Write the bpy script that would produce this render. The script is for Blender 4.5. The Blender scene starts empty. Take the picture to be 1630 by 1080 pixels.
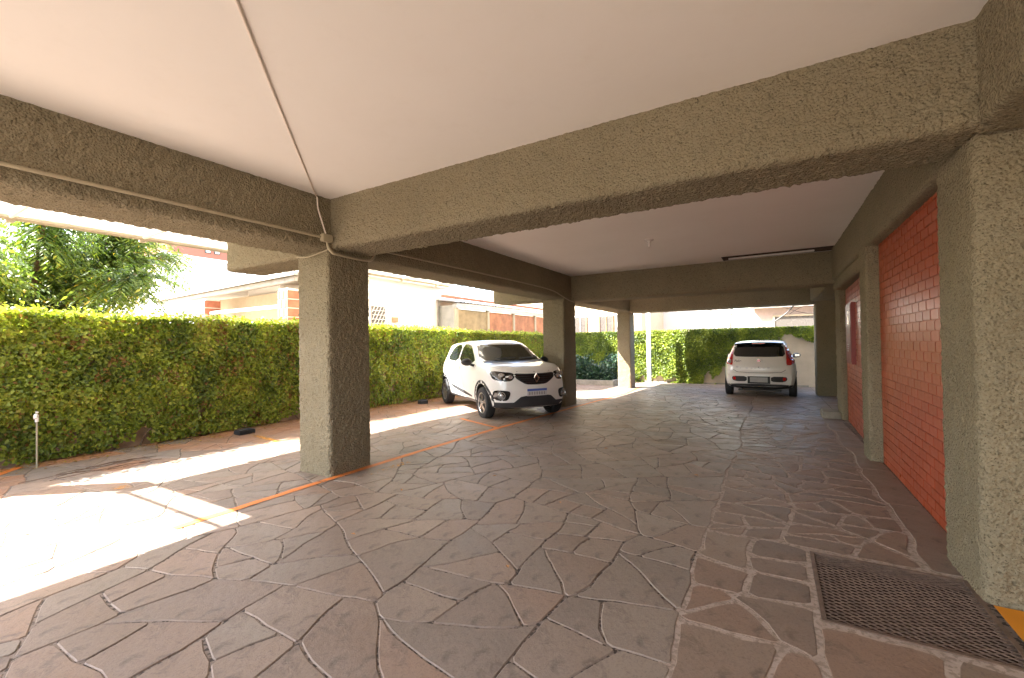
import bpy, bmesh, math, random
import numpy as np
from mathutils import Vector, Matrix
from mathutils.bvhtree import BVHTree
from mathutils.geometry import delaunay_2d_cdt

random.seed(7)
RNG = np.random.default_rng(11)
S = bpy.context.scene
COL = S.collection

# ------------------------------------------------------------------ camera
CAM_H = 1.4
AX = ((0.86017979, -0.01902649, -0.50963587),
      (0.509767, 0.00246861, 0.86030896),
      (-0.01511057, -0.99981593, 0.01182252))
cd = bpy.data.cameras.new('camera')
cam = bpy.data.objects.new('camera', cd)
COL.objects.link(cam)
S.camera = cam
cx_ = Vector((AX[0][0], AX[1][0], AX[2][0]))
cz_ = -Vector((AX[0][2], AX[1][2], AX[2][2])).normalized()
cy_ = cz_.cross(cx_).normalized()
cx_ = cy_.cross(cz_).normalized()
cam.matrix_world = Matrix(((cx_.x, cy_.x, cz_.x, 0), (cx_.y, cy_.y, cz_.y, 0),
                           (cx_.z, cy_.z, cz_.z, CAM_H), (0, 0, 0, 1)))
cd.sensor_width = 36
cd.lens = 36 * 697 / 1630
cd.clip_start = 0.05
cd.clip_end = 1000

# ------------------------------------------------------------------ light
SUN = Vector((0.70, 0.55, -1.0)).normalized()      # direction the light travels
EXPOSURE = 3.1
w = bpy.data.worlds.new('World')
S.world = w
w.use_nodes = True
nt = w.node_tree
nt.nodes.clear()
sky = nt.nodes.new('ShaderNodeTexSky')
sky.sky_type = 'NISHITA'
sky.sun_disc = False
sky.sun_elevation = math.asin(-SUN.z)
sky.sun_rotation = math.atan2(-SUN.x, -SUN.y)
sky.dust_density = 3.0
sky.air_density = 1.0
bg = nt.nodes.new('ShaderNodeBackground')
bg.inputs['Strength'].default_value = 0.15
wo = nt.nodes.new('ShaderNodeOutputWorld')
nt.links.new(sky.outputs[0], bg.inputs[0])
nt.links.new(bg.outputs[0], wo.inputs[0])
sl = bpy.data.lights.new('sun', 'SUN')
sl.energy = 5.0
sl.angle = math.radians(0.5)
sl.color = (1.0, 0.965, 0.91)
so = bpy.data.objects.new('sun', sl)
so.rotation_euler = SUN.to_track_quat('-Z', 'Y').to_euler()
so.location = (-8, -8, 14)
COL.objects.link(so)
S.view_settings.view_transform = 'Standard'
S.view_settings.look = 'None'
S.view_settings.gamma = 1
S.view_settings.exposure = EXPOSURE
S.view_settings.use_curve_mapping = False
S.cycles.use_denoising = True
S.cycles.max_bounces = 16
S.cycles.diffuse_bounces = 10
S.cycles.glossy_bounces = 4
S.cycles.transparent_max_bounces = 12
S.cycles.sample_clamp_indirect = 6


def zg(y):
    """height of the paving: level to y = 6, then falling gently to the end wall"""
    return -0.0175 * max(0.0, y - 6.0)


# ------------------------------------------------------------------ materials
class NB:
    def __init__(s, name):
        s.m = bpy.data.materials.new(name)
        s.m.use_nodes = True
        s.t = s.m.node_tree
        s.p = s.t.nodes['Principled BSDF']
        s.out = s.t.nodes['Material Output']

    def n(s, typ, **kw):
        nd = s.t.nodes.new(typ)
        for k, v in kw.items():
            if k in nd.inputs:
                nd.inputs[k].default_value = v
            else:
                setattr(nd, k, v)
        return nd

    def l(s, a, b):
        s.t.links.new(a, b)

    def coord(s):
        return s.n('ShaderNodeTexCoord').outputs['Object']

    def noise(s, scale, detail=4, rough=0.55, vec=None, dist=0.0):
        nd = s.n('ShaderNodeTexNoise', Scale=scale, Detail=detail, Roughness=rough, Distortion=dist)
        s.l(vec if vec is not None else s.coord(), nd.inputs['Vector'])
        return nd.outputs['Fac']

    def ramp(s, fac, stops):
        r = s.n('ShaderNodeValToRGB')
        e = r.color_ramp.elements
        while len(e) < len(stops):
            e.new(0.5)
        for i, (p, c) in enumerate(stops):
            e[i].position = p
            e[i].color = (c[0], c[1], c[2], 1) if len(c) >= 3 else (c[0], c[0], c[0], 1)
        s.l(fac, r.inputs['Fac'])
        return r.outputs['Color']

    def mix(s, fac, a, b, typ='MIX'):
        m = s.n('ShaderNodeMix', data_type='RGBA', blend_type=typ)
        for sock, v in ((m.inputs[0], fac), (m.inputs[6], a), (m.inputs[7], b)):
            if isinstance(v, (int, float)):
                sock.default_value = v
            elif isinstance(v, tuple):
                sock.default_value = (v[0], v[1], v[2], 1)
            else:
                s.l(v, sock)
        return m.outputs[2]

    def bump(s, h, strength, dist=0.01, prev=None):
        b = s.n('ShaderNodeBump', Strength=strength, Distance=dist)
        s.l(h, b.inputs['Height'])
        if prev is not None:
            s.l(prev, b.inputs['Normal'])
        return b.outputs['Normal']

    def attr(s, name):
        return s.n('ShaderNodeAttribute', attribute_name=name).outputs['Fac']


def simple(name, c, rough=0.6, metal=0.0, var=0.12, scale=6.0, bump=0.0, bscale=40.0, coat=0.0, spec=None):
    b = NB(name)
    f = b.noise(scale, 5, 0.6)
    lo = tuple(x * (1 - var) for x in c)
    hi = tuple(min(1, x * (1 + var)) for x in c)
    b.l(b.ramp(f, [(0.3, lo), (0.7, hi)]), b.p.inputs['Base Color'])
    b.p.inputs['Roughness'].default_value = rough
    b.p.inputs['Metallic'].default_value = metal
    if coat:
        b.p.inputs['Coat Weight'].default_value = coat
        b.p.inputs['Coat Roughness'].default_value = 0.04
    if spec is not None:
        b.p.inputs['Specular IOR Level'].default_value = spec
    if bump:
        b.l(b.bump(b.noise(bscale, 4, 0.6), bump, 0.005), b.p.inputs['Normal'])
    return b.m


def stucco_mat():
    b = NB('roughcast_stucco')
    co = b.coord()
    big = b.noise(1.3, 4, 0.6, co)
    mid = b.noise(9, 4, 0.6, co)
    fine = b.noise(55, 5, 0.7, co)
    spk = b.noise(120, 3, 0.6, co)
    base = b.ramp(big, [(0.3, (0.232, 0.196, 0.124)), (0.7, (0.288, 0.246, 0.160))])
    base = b.mix(b.ramp(mid, [(0.35, (0,)), (0.7, (0.35,))]), base, (0.235, 0.215, 0.155))
    pit = b.ramp(spk, [(0.33, (1,)), (0.43, (0,))])
    base = b.mix(pit, base, (0.085, 0.068, 0.042))
    spk2 = b.noise(48, 3, 0.55, co)
    base = b.mix(b.ramp(spk2, [(0.32, (0.65,)), (0.40, (0,))]), base, (0.085, 0.068, 0.042))  # coarser dark specks put the shade inside the pits into the colour
    b.l(base, b.p.inputs['Base Color'])
    b.p.inputs['Roughness'].default_value = 0.9
    b.p.inputs['Specular IOR Level'].default_value = 0.2
    v = b.n('ShaderNodeTexVoronoi', Scale=70.0)
    v.feature = 'SMOOTH_F1'
    b.l(co, v.inputs['Vector'])
    n1 = b.bump(fine, 1.0, 0.012)
    inv = b.n('ShaderNodeMath', operation='SUBTRACT')
    inv.inputs[0].default_value = 1.0
    b.l(v.outputs['Distance'], inv.inputs[1])
    n2 = b.bump(inv.outputs[0], 1.0, 0.012, n1)
    b.l(n2, b.p.inputs['Normal'])
    return b.m


def ceiling_mat():
    b = NB('ceiling_paint')
    co = b.coord()
    f = b.noise(0.8, 5, 0.6, co)
    base = b.ramp(f, [(0.3, (0.82, 0.785, 0.735)), (0.75, (0.86, 0.83, 0.785))])
    f2 = b.noise(5, 5, 0.7, co)
    base = b.mix(b.ramp(f2, [(0.55, (0,)), (0.8, (0.25,))]), base, (0.74, 0.69, 0.62))
    b.l(base, b.p.inputs['Base Color'])
    b.p.inputs['Roughness'].default_value = 0.75
    b.l(b.bump(b.noise(14, 5, 0.6, co), 0.12, 0.01), b.p.inputs['Normal'])
    return b.m


def stone_mat(name, tint):
    b = NB(name)
    co = b.coord()
    t = b.attr('tone')
    base = b.ramp(t, [(0.0, (0.195, 0.145, 0.112)), (0.2, (0.310, 0.232, 0.178)), (0.4, (0.215, 0.182, 0.150)), (0.6, (0.285, 0.195, 0.143)),
                      (0.8, (0.180, 0.150, 0.125)), (1.0, (0.300, 0.255, 0.208))])
    n1 = b.noise(2.2, 6, 0.65, co)
    base = b.mix(b.ramp(n1, [(0.38, (0,)), (0.68, (0.7,))]), base, (0.30, 0.245, 0.20))
    n2 = b.noise(11, 6, 0.7, co, 0.6)
    base = b.mix(b.ramp(n2, [(0.54, (0,)), (0.68, (0.7,))]), base, (0.100, 0.076, 0.066))
    sp = b.noise(4.2, 2, 0.4, co)
    base = b.mix(b.ramp(sp, [(0.665, (0,)), (0.70, (0.6,))]), base, (0.055, 0.045, 0.04))
    wp = b.noise(30, 6, 0.75, co)
    base = b.mix(b.ramp(wp, [(0.62, (0,)), (0.72, (0.5,))]), base, (0.33, 0.27, 0.23))
    n3 = b.noise(0.55, 3, 0.5, co)
    base = b.mix(b.ramp(n3, [(0.35, (0,)), (0.7, (0.35,))]), base, (0.15, 0.135, 0.13))
    n4 = b.noise(90, 3, 0.7, co)
    base = b.mix(b.ramp(n4, [(0.3, (0.35,)), (0.5, (0,))]), base, (0.08, 0.065, 0.055))
    # orange brown dust gathers along the planted side
    sep = b.n('ShaderNodeSeparateXYZ')
    b.l(co, sep.inputs[0])
    mr = b.n('ShaderNodeMapRange')
    b.l(sep.outputs['X'], mr.inputs['Value'])
    for k, v in zip(('From Min', 'From Max', 'To Min', 'To Max'), (-8.0, -5.2, 1.0, 0.0)):
        mr.inputs[k].default_value = v
    dust = b.n('ShaderNodeMath', operation='MULTIPLY')
    b.l(mr.outputs[0], dust.inputs[0])
    b.l(b.ramp(b.noise(1.6, 5, 0.65, co), [(0.3, (0.3,)), (0.6, (1.0,))]), dust.inputs[1])
    base = b.mix(dust.outputs[0], base, (0.37, 0.175, 0.085))
    base = b.mix(1.0, base, tint, 'MULTIPLY')
    b.l(base, b.p.inputs['Base Color'])
    b.l(b.ramp(b.noise(3.5, 5, 0.6, co), [(0.3, (0.38,)), (0.7, (0.62,))]), b.p.inputs['Roughness'])
    b.p.inputs['Specular IOR Level'].default_value = 0.4
    nn = b.bump(b.noise(7, 6, 0.7, co), 0.35, 0.008)
    nn = b.bump(b.noise(28, 6, 0.65, co), 0.4, 0.005, nn)
    nn = b.bump(b.noise(120, 3, 0.6, co), 0.25, 0.002, nn)
    b.l(nn, b.p.inputs['Normal'])
    return b.m


def mortar_mat(name, a, c, dark):
    b = NB(name)
    co = b.coord()
    f = b.noise(7, 6, 0.7, co)
    base = b.ramp(f, [(0.3, a), (0.7, c)])
    d = b.ramp(b.noise(34, 4, 0.6, co), [(0.44, (1,)), (0.50, (0,))])
    base = b.mix(d, base, dark)
    b.l(base, b.p.inputs['Base Color'])
    b.p.inputs['Roughness'].default_value = 0.9
    b.l(b.bump(b.noise(60, 5, 0.7, co), 0.6, 0.006), b.p.inputs['Normal'])
    return b.m


def paint_mat(name, c, wear=0.45):
    b = NB(name)
    co = b.coord()
    f = b.noise(26, 6, 0.75, co)
    big = b.noise(1.1, 3, 0.5, co)
    ad = b.n('ShaderNodeMath', operation='ADD')
    b.l(f, ad.inputs[0])
    b.l(b.ramp(big, [(0.3, (-0.0,)), (0.7, (0.22,))]), ad.inputs[1])
    b.l(b.mix(b.noise(5, 4, 0.6, co), c, tuple(x * 0.72 for x in c)), b.p.inputs['Base Color'])
    b.p.inputs['Roughness'].default_value = 0.65
    a = b.ramp(ad.outputs[0], [(wear + 0.14, (1,)), (wear + 0.24, (0,))])
    b.l(a, b.p.inputs['Alpha'])
    return b.m


def brick_mat():
    b = NB('painted_red_brick')
    co = b.coord()
    t = b.attr('tone')
    base = b.ramp(t, [(0, (0.33, 0.058, 0.020)), (0.5, (0.385, 0.072, 0.026)), (1, (0.44, 0.090, 0.034))])
    base = b.mix(b.ramp(b.noise(4, 5, 0.7, co), [(0.5, (0,)), (0.8, (0.3,))]), base, (0.40, 0.125, 0.072))
    b.l(base, b.p.inputs['Base Color'])
    b.l(b.ramp(b.noise(8, 4, 0.6, co), [(0.3, (0.26,)), (0.7, (0.4,))]), b.p.inputs['Roughness'])
    b.l(b.bump(b.noise(45, 4, 0.6, co), 0.15, 0.004), b.p.inputs['Normal'])
    return b.m


def leaf_mat(name, stops, trans=0.45, rough=0.4):
    b = NB(name)
    t = b.attr('tone')
    col = b.ramp(t, stops)
    b.l(col, b.p.inputs['Base Color'])
    b.p.inputs['Roughness'].default_value = rough
    b.p.inputs['Specular IOR Level'].default_value = 0.35
    tr = b.n('ShaderNodeBsdfTranslucent')
    tc = b.mix(1.0, col, (1.7, 1.75, 0.7), 'MULTIPLY')
    b.l(tc, tr.inputs['Color'])
    ms = b.n('ShaderNodeMixShader')
    ms.inputs[0].default_value = trans
    b.l(b.p.outputs[0], ms.inputs[1])
    b.l(tr.outputs[0], ms.inputs[2])
    b.l(ms.outputs[0], b.out.inputs['Surface'])
    return b.m


def glass_mat(name, c=(0.02, 0.025, 0.025), rough=0.03):
    b = NB(name)
    b.p.inputs['Base Color'].default_value = (*c, 1)
    b.l(b.ramp(b.noise(3, 3, 0.5), [(0.3, (rough,)), (0.8, (rough + 0.05,))]), b.p.inputs['Roughness'])
    b.p.inputs['Specular IOR Level'].default_value = 0.8
    b.p.inputs['IOR'].default_value = 1.55
    return b.m


M = {}
M['stucco'] = stucco_mat()
M['ceiling'] = ceiling_mat()
M['stone'] = stone_mat('paving_stone', (1.0, 0.96, 0.93))
M['stone_dark'] = stone_mat('paving_stone_repair', (0.92, 0.80, 0.72))
M['bed'] = mortar_mat('old_mortar', (0.175, 0.140, 0.115), (0.26, 0.212, 0.175), (0.05, 0.04, 0.033))
M['bed_pale'] = mortar_mat('pale_mortar', (0.33, 0.262, 0.212), (0.44, 0.355, 0.295), (0.27, 0.21, 0.165))
M['line'] = paint_mat('orange_line_paint', (0.74, 0.23, 0.045), 0.60)
M['line_yellow'] = paint_mat('yellow_line_paint', (0.66, 0.30, 0.04), 0.40)
M['line_new'] = paint_mat('fresh_orange_paint', (0.72, 0.27, 0.01), 0.9)
M['brick'] = brick_mat()
M['joint'] = simple('painted_joint', (0.40, 0.095, 0.045), 0.5, var=0.1)
M['ivy'] = leaf_mat('creeper_leaf', [(0, (0.075, 0.115, 0.024)), (0.3, (0.165, 0.220, 0.032)), (0.6, (0.270, 0.325, 0.042)),
                                     (0.86, (0.42, 0.43, 0.070)), (0.93, (0.20, 0.115, 0.035)), (1, (0.27, 0.155, 0.05))], 0.35)
M['plant'] = leaf_mat('shrub_leaf', [(0, (0.012, 0.035, 0.018)), (0.6, (0.03, 0.065, 0.032)), (1, (0.06, 0.11, 0.055))], 0.25, 0.3)
M['tree'] = leaf_mat('tree_leaf', [(0, (0.035, 0.068, 0.020)), (0.5, (0.085, 0.135, 0.028)), (0.9, (0.19, 0.235, 0.042)),
                                   (1, (0.38, 0.30, 0.05))], 0.4)
M['bark'] = simple('bark', (0.15, 0.095, 0.06), 0.9, var=0.35, scale=20, bump=0.6)
M['wall_old'] = simple('weathered_wall_plaster', (0.36, 0.235, 0.155), 0.9, var=0.35, scale=4, bump=0.4)
M['wall_beige'] = simple('beige_wall_plaster', (0.50, 0.40, 0.29), 0.85, var=0.1, scale=2.5, bump=0.15)
M['conduit'] = simple('painted_conduit', (0.37, 0.32, 0.215), 0.55, var=0.08)
M['cable_white'] = simple('white_cable_cover', (0.72, 0.64, 0.56), 0.5, var=0.05)
M['white'] = simple('white_house_paint', (0.82, 0.80, 0.76), 0.7, var=0.03)
M['cream'] = simple('cream_house_paint', (0.46, 0.39, 0.28), 0.8, var=0.06)
M['pink'] = simple('pink_house_paint', (0.50, 0.40, 0.36), 0.8, var=0.10)
M['teal'] = simple('pale_green_wall', (0.55, 0.68, 0.62), 0.8, var=0.05)
M['apt'] = simple('terracotta_facade', (0.33, 0.13, 0.085), 0.8, var=0.06, scale=0.5)
M['stonebrick'] = simple('pillar_brick', (0.40, 0.15, 0.09), 0.85, var=0.3, scale=5)
M['board'] = simple('stained_plywood', (0.42, 0.17, 0.08), 0.7, var=0.35, scale=3, bump=0.2)
M['board_grey'] = simple('weathered_plywood', (0.34, 0.25, 0.14), 0.75, var=0.3, scale=3)
M['roof_metal'] = simple('galvanised_roof', (0.42, 0.42, 0.40), 0.45, 0.6, var=0.15, scale=3)
M['roof_grey'] = simple('fibre_cement', (0.33, 0.31, 0.28), 0.9, var=0.25, scale=5)
M['win_dark'] = glass_mat('house_window_glass', (0.10, 0.09, 0.08), 0.25)
M['frame_dark'] = simple('dark_metal', (0.05, 0.045, 0.04), 0.5, 0.3)
M['rust'] = simple('rusty_steel', (0.20, 0.14, 0.105), 0.5, 0.45, var=0.35, scale=14, bump=0.3)
M['pit'] = simple('pit_dirt', (0.060, 0.036, 0.024), 0.95, var=0.5, scale=9)
M['concrete'] = simple('grey_concrete', (0.27, 0.245, 0.20), 0.9, var=0.2, scale=8, bump=0.4)
M['black_rubber'] = simple('black_rubber', (0.022, 0.022, 0.023), 0.75, var=0.25, scale=10, bump=0.1)
M['black_plastic'] = simple('black_plastic', (0.016, 0.016, 0.017), 0.45, var=0.1)
M['cladding'] = simple('grey_black_cladding', (0.035, 0.035, 0.037), 0.6, var=0.12)
M['gloss_black'] = simple('gloss_black', (0.010, 0.010, 0.011), 0.12, var=0.05, coat=0.6)
M['car_white'] = simple('white_car_paint', (0.80, 0.78, 0.74), 0.28, var=0.01, coat=0.9)
M['car_glass'] = glass_mat('tinted_car_glass', (0.012, 0.015, 0.015), 0.02)
M['chrome'] = simple('chrome', (0.75, 0.74, 0.72), 0.16, 1.0, var=0.02)
M['alloy'] = simple('silver_alloy', (0.42, 0.40, 0.38), 0.33, 0.85, var=0.06)
M['lamp_clear'] = simple('clear_lamp_lens', (0.45, 0.44, 0.43), 0.06, 0.55, var=0.25, scale=25, coat=1.0)
M['red_lens'] = simple('red_lamp_lens', (0.50, 0.012, 0.012), 0.10, var=0.15, scale=15, coat=1.0)
M['plate_white'] = simple('plate_white', (0.62, 0.60, 0.60), 0.5, var=0.05)
M['plate_grey'] = simple('plate_grey', (0.33, 0.32, 0.30), 0.45, var=0.1)
M['plate_blue'] = simple('plate_blue', (0.07, 0.13, 0.45), 0.5, var=0.05)
M['seam'] = simple('dark_seam', (0.08, 0.08, 0.08), 0.8)
M['lamp_white'] = simple('white_porcelain', (0.82, 0.78, 0.74), 0.25, var=0.02)
M['cabinet'] = simple('dark_red_cabinet', (0.20, 0.020, 0.016), 0.38, var=0.1)
M['recess'] = simple('brown_void', (0.075, 0.05, 0.035), 0.9, var=0.4, scale=12)
M['dryleaf'] = simple('dry_leaf', (0.42, 0.20, 0.07), 0.7, var=0.3, scale=30)
M['dirt'] = simple('bare_earth', (0.30, 0.24, 0.17), 0.95, var=0.25, scale=0.6)
M['upper'] = simple('upper_facade_paint', (0.48, 0.43, 0.34), 0.85, var=0.06, scale=1)
b = NB('white_polycarbonate')
b.p.inputs['Base Color'].default_value = (0.82, 0.81, 0.78, 1)
b.p.inputs['Roughness'].default_value = 0.4
tr = b.n('ShaderNodeBsdfTranslucent')
b.l(b.mix(b.noise(3, 3, 0.5), (0.66, 0.65, 0.62), (0.72, 0.71, 0.68)), tr.inputs['Color'])
ms = b.n('ShaderNodeMixShader')
ms.inputs[0].default_value = 0.45
b.l(b.p.outputs[0], ms.inputs[1]); b.l(tr.outputs[0], ms.inputs[2]); b.l(ms.outputs[0], b.out.inputs['Surface'])
M['poly'] = b.m


# ------------------------------------------------------------------ object helpers
def tag(o, label=None, cat=None, group=None, kind=None):
    if label: o['label'] = label
    if cat: o['category'] = cat
    if group: o['group'] = group
    if kind: o['kind'] = kind
    return o


def link(name, me, parent=None, loc=None):
    o = bpy.data.objects.new(name, me)
    COL.objects.link(o)
    if parent is not None:
        o.parent = parent
    if loc is not None:
        o.location = loc
    return o


def empty(name, loc=(0, 0, 0), rz=0.0, scale=1.0):
    o = bpy.data.objects.new(name, None)
    COL.objects.link(o)
    o.location = loc
    o.rotation_euler = (0, 0, rz)
    o.scale = (scale,) * 3
    o.empty_display_size = 0.1
    return o


def mesh_np(name, verts, faces, mats, smooth=False, tone=None, midx=None):
    """verts (n,3) array, faces (m,k) array"""
    me = bpy.data.meshes.new(name)
    verts = np.asarray(verts, dtype=np.float32)
    faces = np.asarray(faces, dtype=np.int32)
    k = faces.shape[1]
    me.vertices.add(len(verts)); me.vertices.foreach_set('co', verts.ravel())
    me.loops.add(faces.size); me.loops.foreach_set('vertex_index', faces.ravel())
    me.polygons.add(len(faces))
    me.polygons.foreach_set('loop_start', np.arange(0, faces.size, k, dtype=np.int32))
    me.polygons.foreach_set('loop_total', np.full(len(faces), k, dtype=np.int32))
    if smooth:
        me.polygons.foreach_set('use_smooth', np.ones(len(faces), dtype=bool))
    if midx is not None:
        me.polygons.foreach_set('material_index', np.asarray(midx, dtype=np.int32))
    for m in (mats if isinstance(mats, (list, tuple)) else [mats]):
        me.materials.append(m)
    me.update(calc_edges=True)
    if tone is not None:
        a = me.attributes.new('tone', 'FLOAT', 'POINT')
        a.data.foreach_set('value', np.asarray(tone, dtype=np.float32))
    return me


class MB:
    """collects plain shapes and links them as one mesh"""
    def __init__(s):
        s.v = []; s.f = []; s.t = []

    def add(s, vs, fs, tone=0.5):
        o = len(s.v)
        s.v += [tuple(v) for v in vs]
        s.f += [tuple(i + o for i in f) for f in fs]
        s.t += [tone] * len(vs)

    def box(s, a, b_, bev=0.0, tone=0.5):
        x0, y0, z0 = a; x1, y1, z1 = b_
        if bev <= 0:
            vs = [(x, y, z) for z in (z0, z1) for y in (y0, y1) for x in (x0, x1)]
            s.add(vs, [(0, 2, 3, 1), (4, 5, 7, 6), (0, 1, 5, 4), (2, 6, 7, 3), (0, 4, 6, 2), (1, 3, 7, 5)], tone)
        else:
            bm = bmesh.new()
            bmesh.ops.create_cube(bm, size=1)
            for v in bm.verts:
                v.co = Vector(((x0 + x1) / 2 + v.co.x * (x1 - x0), (y0 + y1) / 2 + v.co.y * (y1 - y0), (z0 + z1) / 2 + v.co.z * (z1 - z0)))
            bmesh.ops.bevel(bm, geom=bm.edges[:], offset=bev, segments=2, affect='EDGES')
            bm.verts.ensure_lookup_table()
            s.add([v.co[:] for v in bm.verts], [[v.index for v in f.verts] for f in bm.faces], tone)
            bm.free()
        return s

    def tube(s, pts, r, seg=8, tone=0.5, cap=True):
        pts = [Vector(p) for p in pts]
        rs = r if isinstance(r, (list, tuple)) else [r] * len(pts)
        rings = []
        prev = None
        for i, p in enumerate(pts):
            d = (pts[min(i + 1, len(pts) - 1)] - pts[max(i - 1, 0)]).normalized()
            if prev is None:
                u = d.orthogonal().normalized()
            else:
                u = (prev - d * prev.dot(d))
                u = u.normalized() if u.length > 1e-6 else d.orthogonal().normalized()
            prev = u
            v = d.cross(u)
            rings.append([p + (u * math.cos(a) + v * math.sin(a)) * rs[i] for a in [2 * math.pi * k / seg for k in range(seg)]])
        vs = [q for rg in rings for q in rg]
        fs = []
        for i in range(len(rings) - 1):
            for k in range(seg):
                k2 = (k + 1) % seg
                fs.append((i * seg + k, i * seg + k2, (i + 1) * seg + k2, (i + 1) * seg + k))
        if cap:
            fs.append(tuple(range(seg))[::-1])
            fs.append(tuple((len(rings) - 1) * seg + k for k in range(seg)))
        s.add(vs, fs, tone)
        return s

    def prism(s, poly, fr, to, tone=0.5):
        """poly: list of 2D; fr/to: functions mapping 2D to 3D for the two end faces"""
        n = len(poly)
        vs = [fr(p) for p in poly] + [to(p) for p in poly]
        fs = [tuple(range(n))[::-1], tuple(range(n, 2 * n))]
        fs += [(i, (i + 1) % n, n + (i + 1) % n, n + i) for i in range(n)]
        s.add(vs, fs, tone)
        return s

    def build(s, name, mat, parent=None, smooth=False, loc=None):
        me = bpy.data.meshes.new(name)
        me.from_pydata(s.v, [], s.f)
        for m in (mat if isinstance(mat, (list, tuple)) else [mat]):
            me.materials.append(m)
        a = me.attributes.new('tone', 'FLOAT', 'POINT')
        a.data.foreach_set('value', np.asarray(s.t, dtype=np.float32))
        bm = bmesh.new(); bm.from_mesh(me)
        bmesh.ops.recalc_face_normals(bm, faces=bm.faces)
        bm.to_mesh(me); bm.free()
        if smooth:
            me.polygons.foreach_set('use_smooth', np.ones(len(me.polygons), dtype=bool))
            try:
                me.set_sharp_from_angle(angle=math.radians(38))
            except Exception:
                pass
        return link(name, me, parent, loc)


def hash3(ix, iy, iz, seed=0):
    h = (ix * 374761393 + iy * 668265263 + iz * 2147483647 + seed * 974634777) & 0xFFFFFFFF
    h = ((h ^ (h >> 13)) * 1274126177) & 0xFFFFFFFF
    h = ((h ^ (h >> 16)) * 2246822519) & 0xFFFFFFFF
    return ((h ^ (h >> 15)) & 0xFFFFFF) / float(0xFFFFFF)


def vnoise(p, scale, seed=0):
    q = np.asarray(p, dtype=np.float64) * scale + 1000.0
    i = np.floor(q).astype(np.int64)
    f = q - i
    f = f * f * (3 - 2 * f)
    r = 0
    for dx in (0, 1):
        for dy in (0, 1):
            for dz in (0, 1):
                wgt = (f[:, 0] if dx else 1 - f[:, 0]) * (f[:, 1] if dy else 1 - f[:, 1]) * (f[:, 2] if dz else 1 - f[:, 2])
                r = r + wgt * hash3(i[:, 0] + dx, i[:, 1] + dy, i[:, 2] + dz, seed)
    return r - 0.5


def rough_block(name, a, b_, cell=0.03, r=0.035, amp=0.012, parent=None):
    """a block of rough-cast render: rounded corners and real lumps"""
    a = np.array(a, float); b_ = np.array(b_, float)
    n = np.maximum(1, np.round((b_ - a) / cell).astype(int))
    V = []; F = []
    off = 0
    for ax in range(3):
        u, v = (ax + 1) % 3, (ax + 2) % 3
        gu = np.linspace(a[u], b_[u], n[u] + 1); gv = np.linspace(a[v], b_[v], n[v] + 1)
        U, W = np.meshgrid(gu, gv, indexing='ij')
        for side in (0, 1):
            P = np.zeros((U.size, 3)); P[:, u] = U.ravel(); P[:, v] = W.ravel(); P[:, ax] = (b_ if side else a)[ax]
            idx = np.arange(U.size).reshape(U.shape) + off
            q = np.stack([idx[:-1, :-1], idx[1:, :-1], idx[1:, 1:], idx[:-1, 1:]], -1).reshape(-1, 4)
            if not side: q = q[:, ::-1]
            V.append(P); F.append(q); off += U.size
    V = np.concatenate(V); F = np.concatenate(F)
    key = np.round((V - a) * 20000).astype(np.int64)
    _, first, inv = np.unique(key, axis=0, return_index=True, return_inverse=True)
    inv = inv.ravel()
    V = V[first]; F = inv[F]
    inner = np.clip(V, a + r, b_ - r)
    nrm = V - inner
    ln = np.linalg.norm(nrm, axis=1, keepdims=True); ln[ln == 0] = 1
    nrm = nrm / ln
    P = inner + nrm * r
    # (flat regions stay where they were because |V-inner| = r there)
    l1 = vnoise(P, 1 / max(0.026, 1.9 * cell), 1)
    l2 = vnoise(P[:, [1, 2, 0]], 1 / max(0.019, 1.4 * cell), 2)
    d = np.maximum(l1, -0.12) * 1.7 + np.maximum(l2, -0.1) * 1.4 + vnoise(P, 1 / 0.5, 4) * 0.25
    d = d * 0.72
    P = P + nrm * (d * amp)[:, None]
    me = mesh_np(name, P, F, M['stucco'], smooth=True)
    return link(name, me, parent)


# ------------------------------------------------------------------ ground
gm = MB()
gm.add([(-250, -250, -0.45), (250, -250, -0.45), (250, 250, -0.45), (-250, 250, -0.45)], [(0, 1, 2, 3)])
tag(gm.build('ground', M['dirt']), kind='structure')

GR = (0.19, 2.67, 0.94, 3.50)           # grate opening: x0, y0, x1, y1
BED = 0.0048                             # mortar lies this far under the stone tops


def bed_rect(mb, x0, x1, y0, y1, dz=0.0):
    ys = [y0] + [y for y in (6.0,) if y0 < y < y1] + [y1]
    for ya, yb in zip(ys[:-1], ys[1:]):
        mb.add([(x0, ya, zg(ya) - BED + dz), (x1, ya, zg(ya) - BED + dz), (x1, yb, zg(yb) - BED + dz), (x0, yb, zg(yb) - BED + dz)], [(0, 1, 2, 3)])


bed = MB()
bed_rect(bed, -8.6, GR[0], -12, 18.1)
bed_rect(bed, GR[0], GR[2], -12, GR[1])
bed_rect(bed, GR[0], GR[2], GR[3], 18.1)
bed_rect(bed, GR[2], 6.0, -12, 18.1)
floor = tag(bed.build('floor', M['bed']), kind='structure')
bp = MB()
bed_rect(bp, -0.455, GR[0] - 0.001, 0.3, 10.2, 0.002)
bed_rect(bp, GR[0] - 0.001, 1.0, GR[3] + 0.001, 10.2, 0.002)
bed_rect(bp, GR[0] - 0.001, 1.0, 0.3, GR[1] - 0.001, 0.002)
bp.build('mortar_bed', M['bed_pale'], floor)


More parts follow.
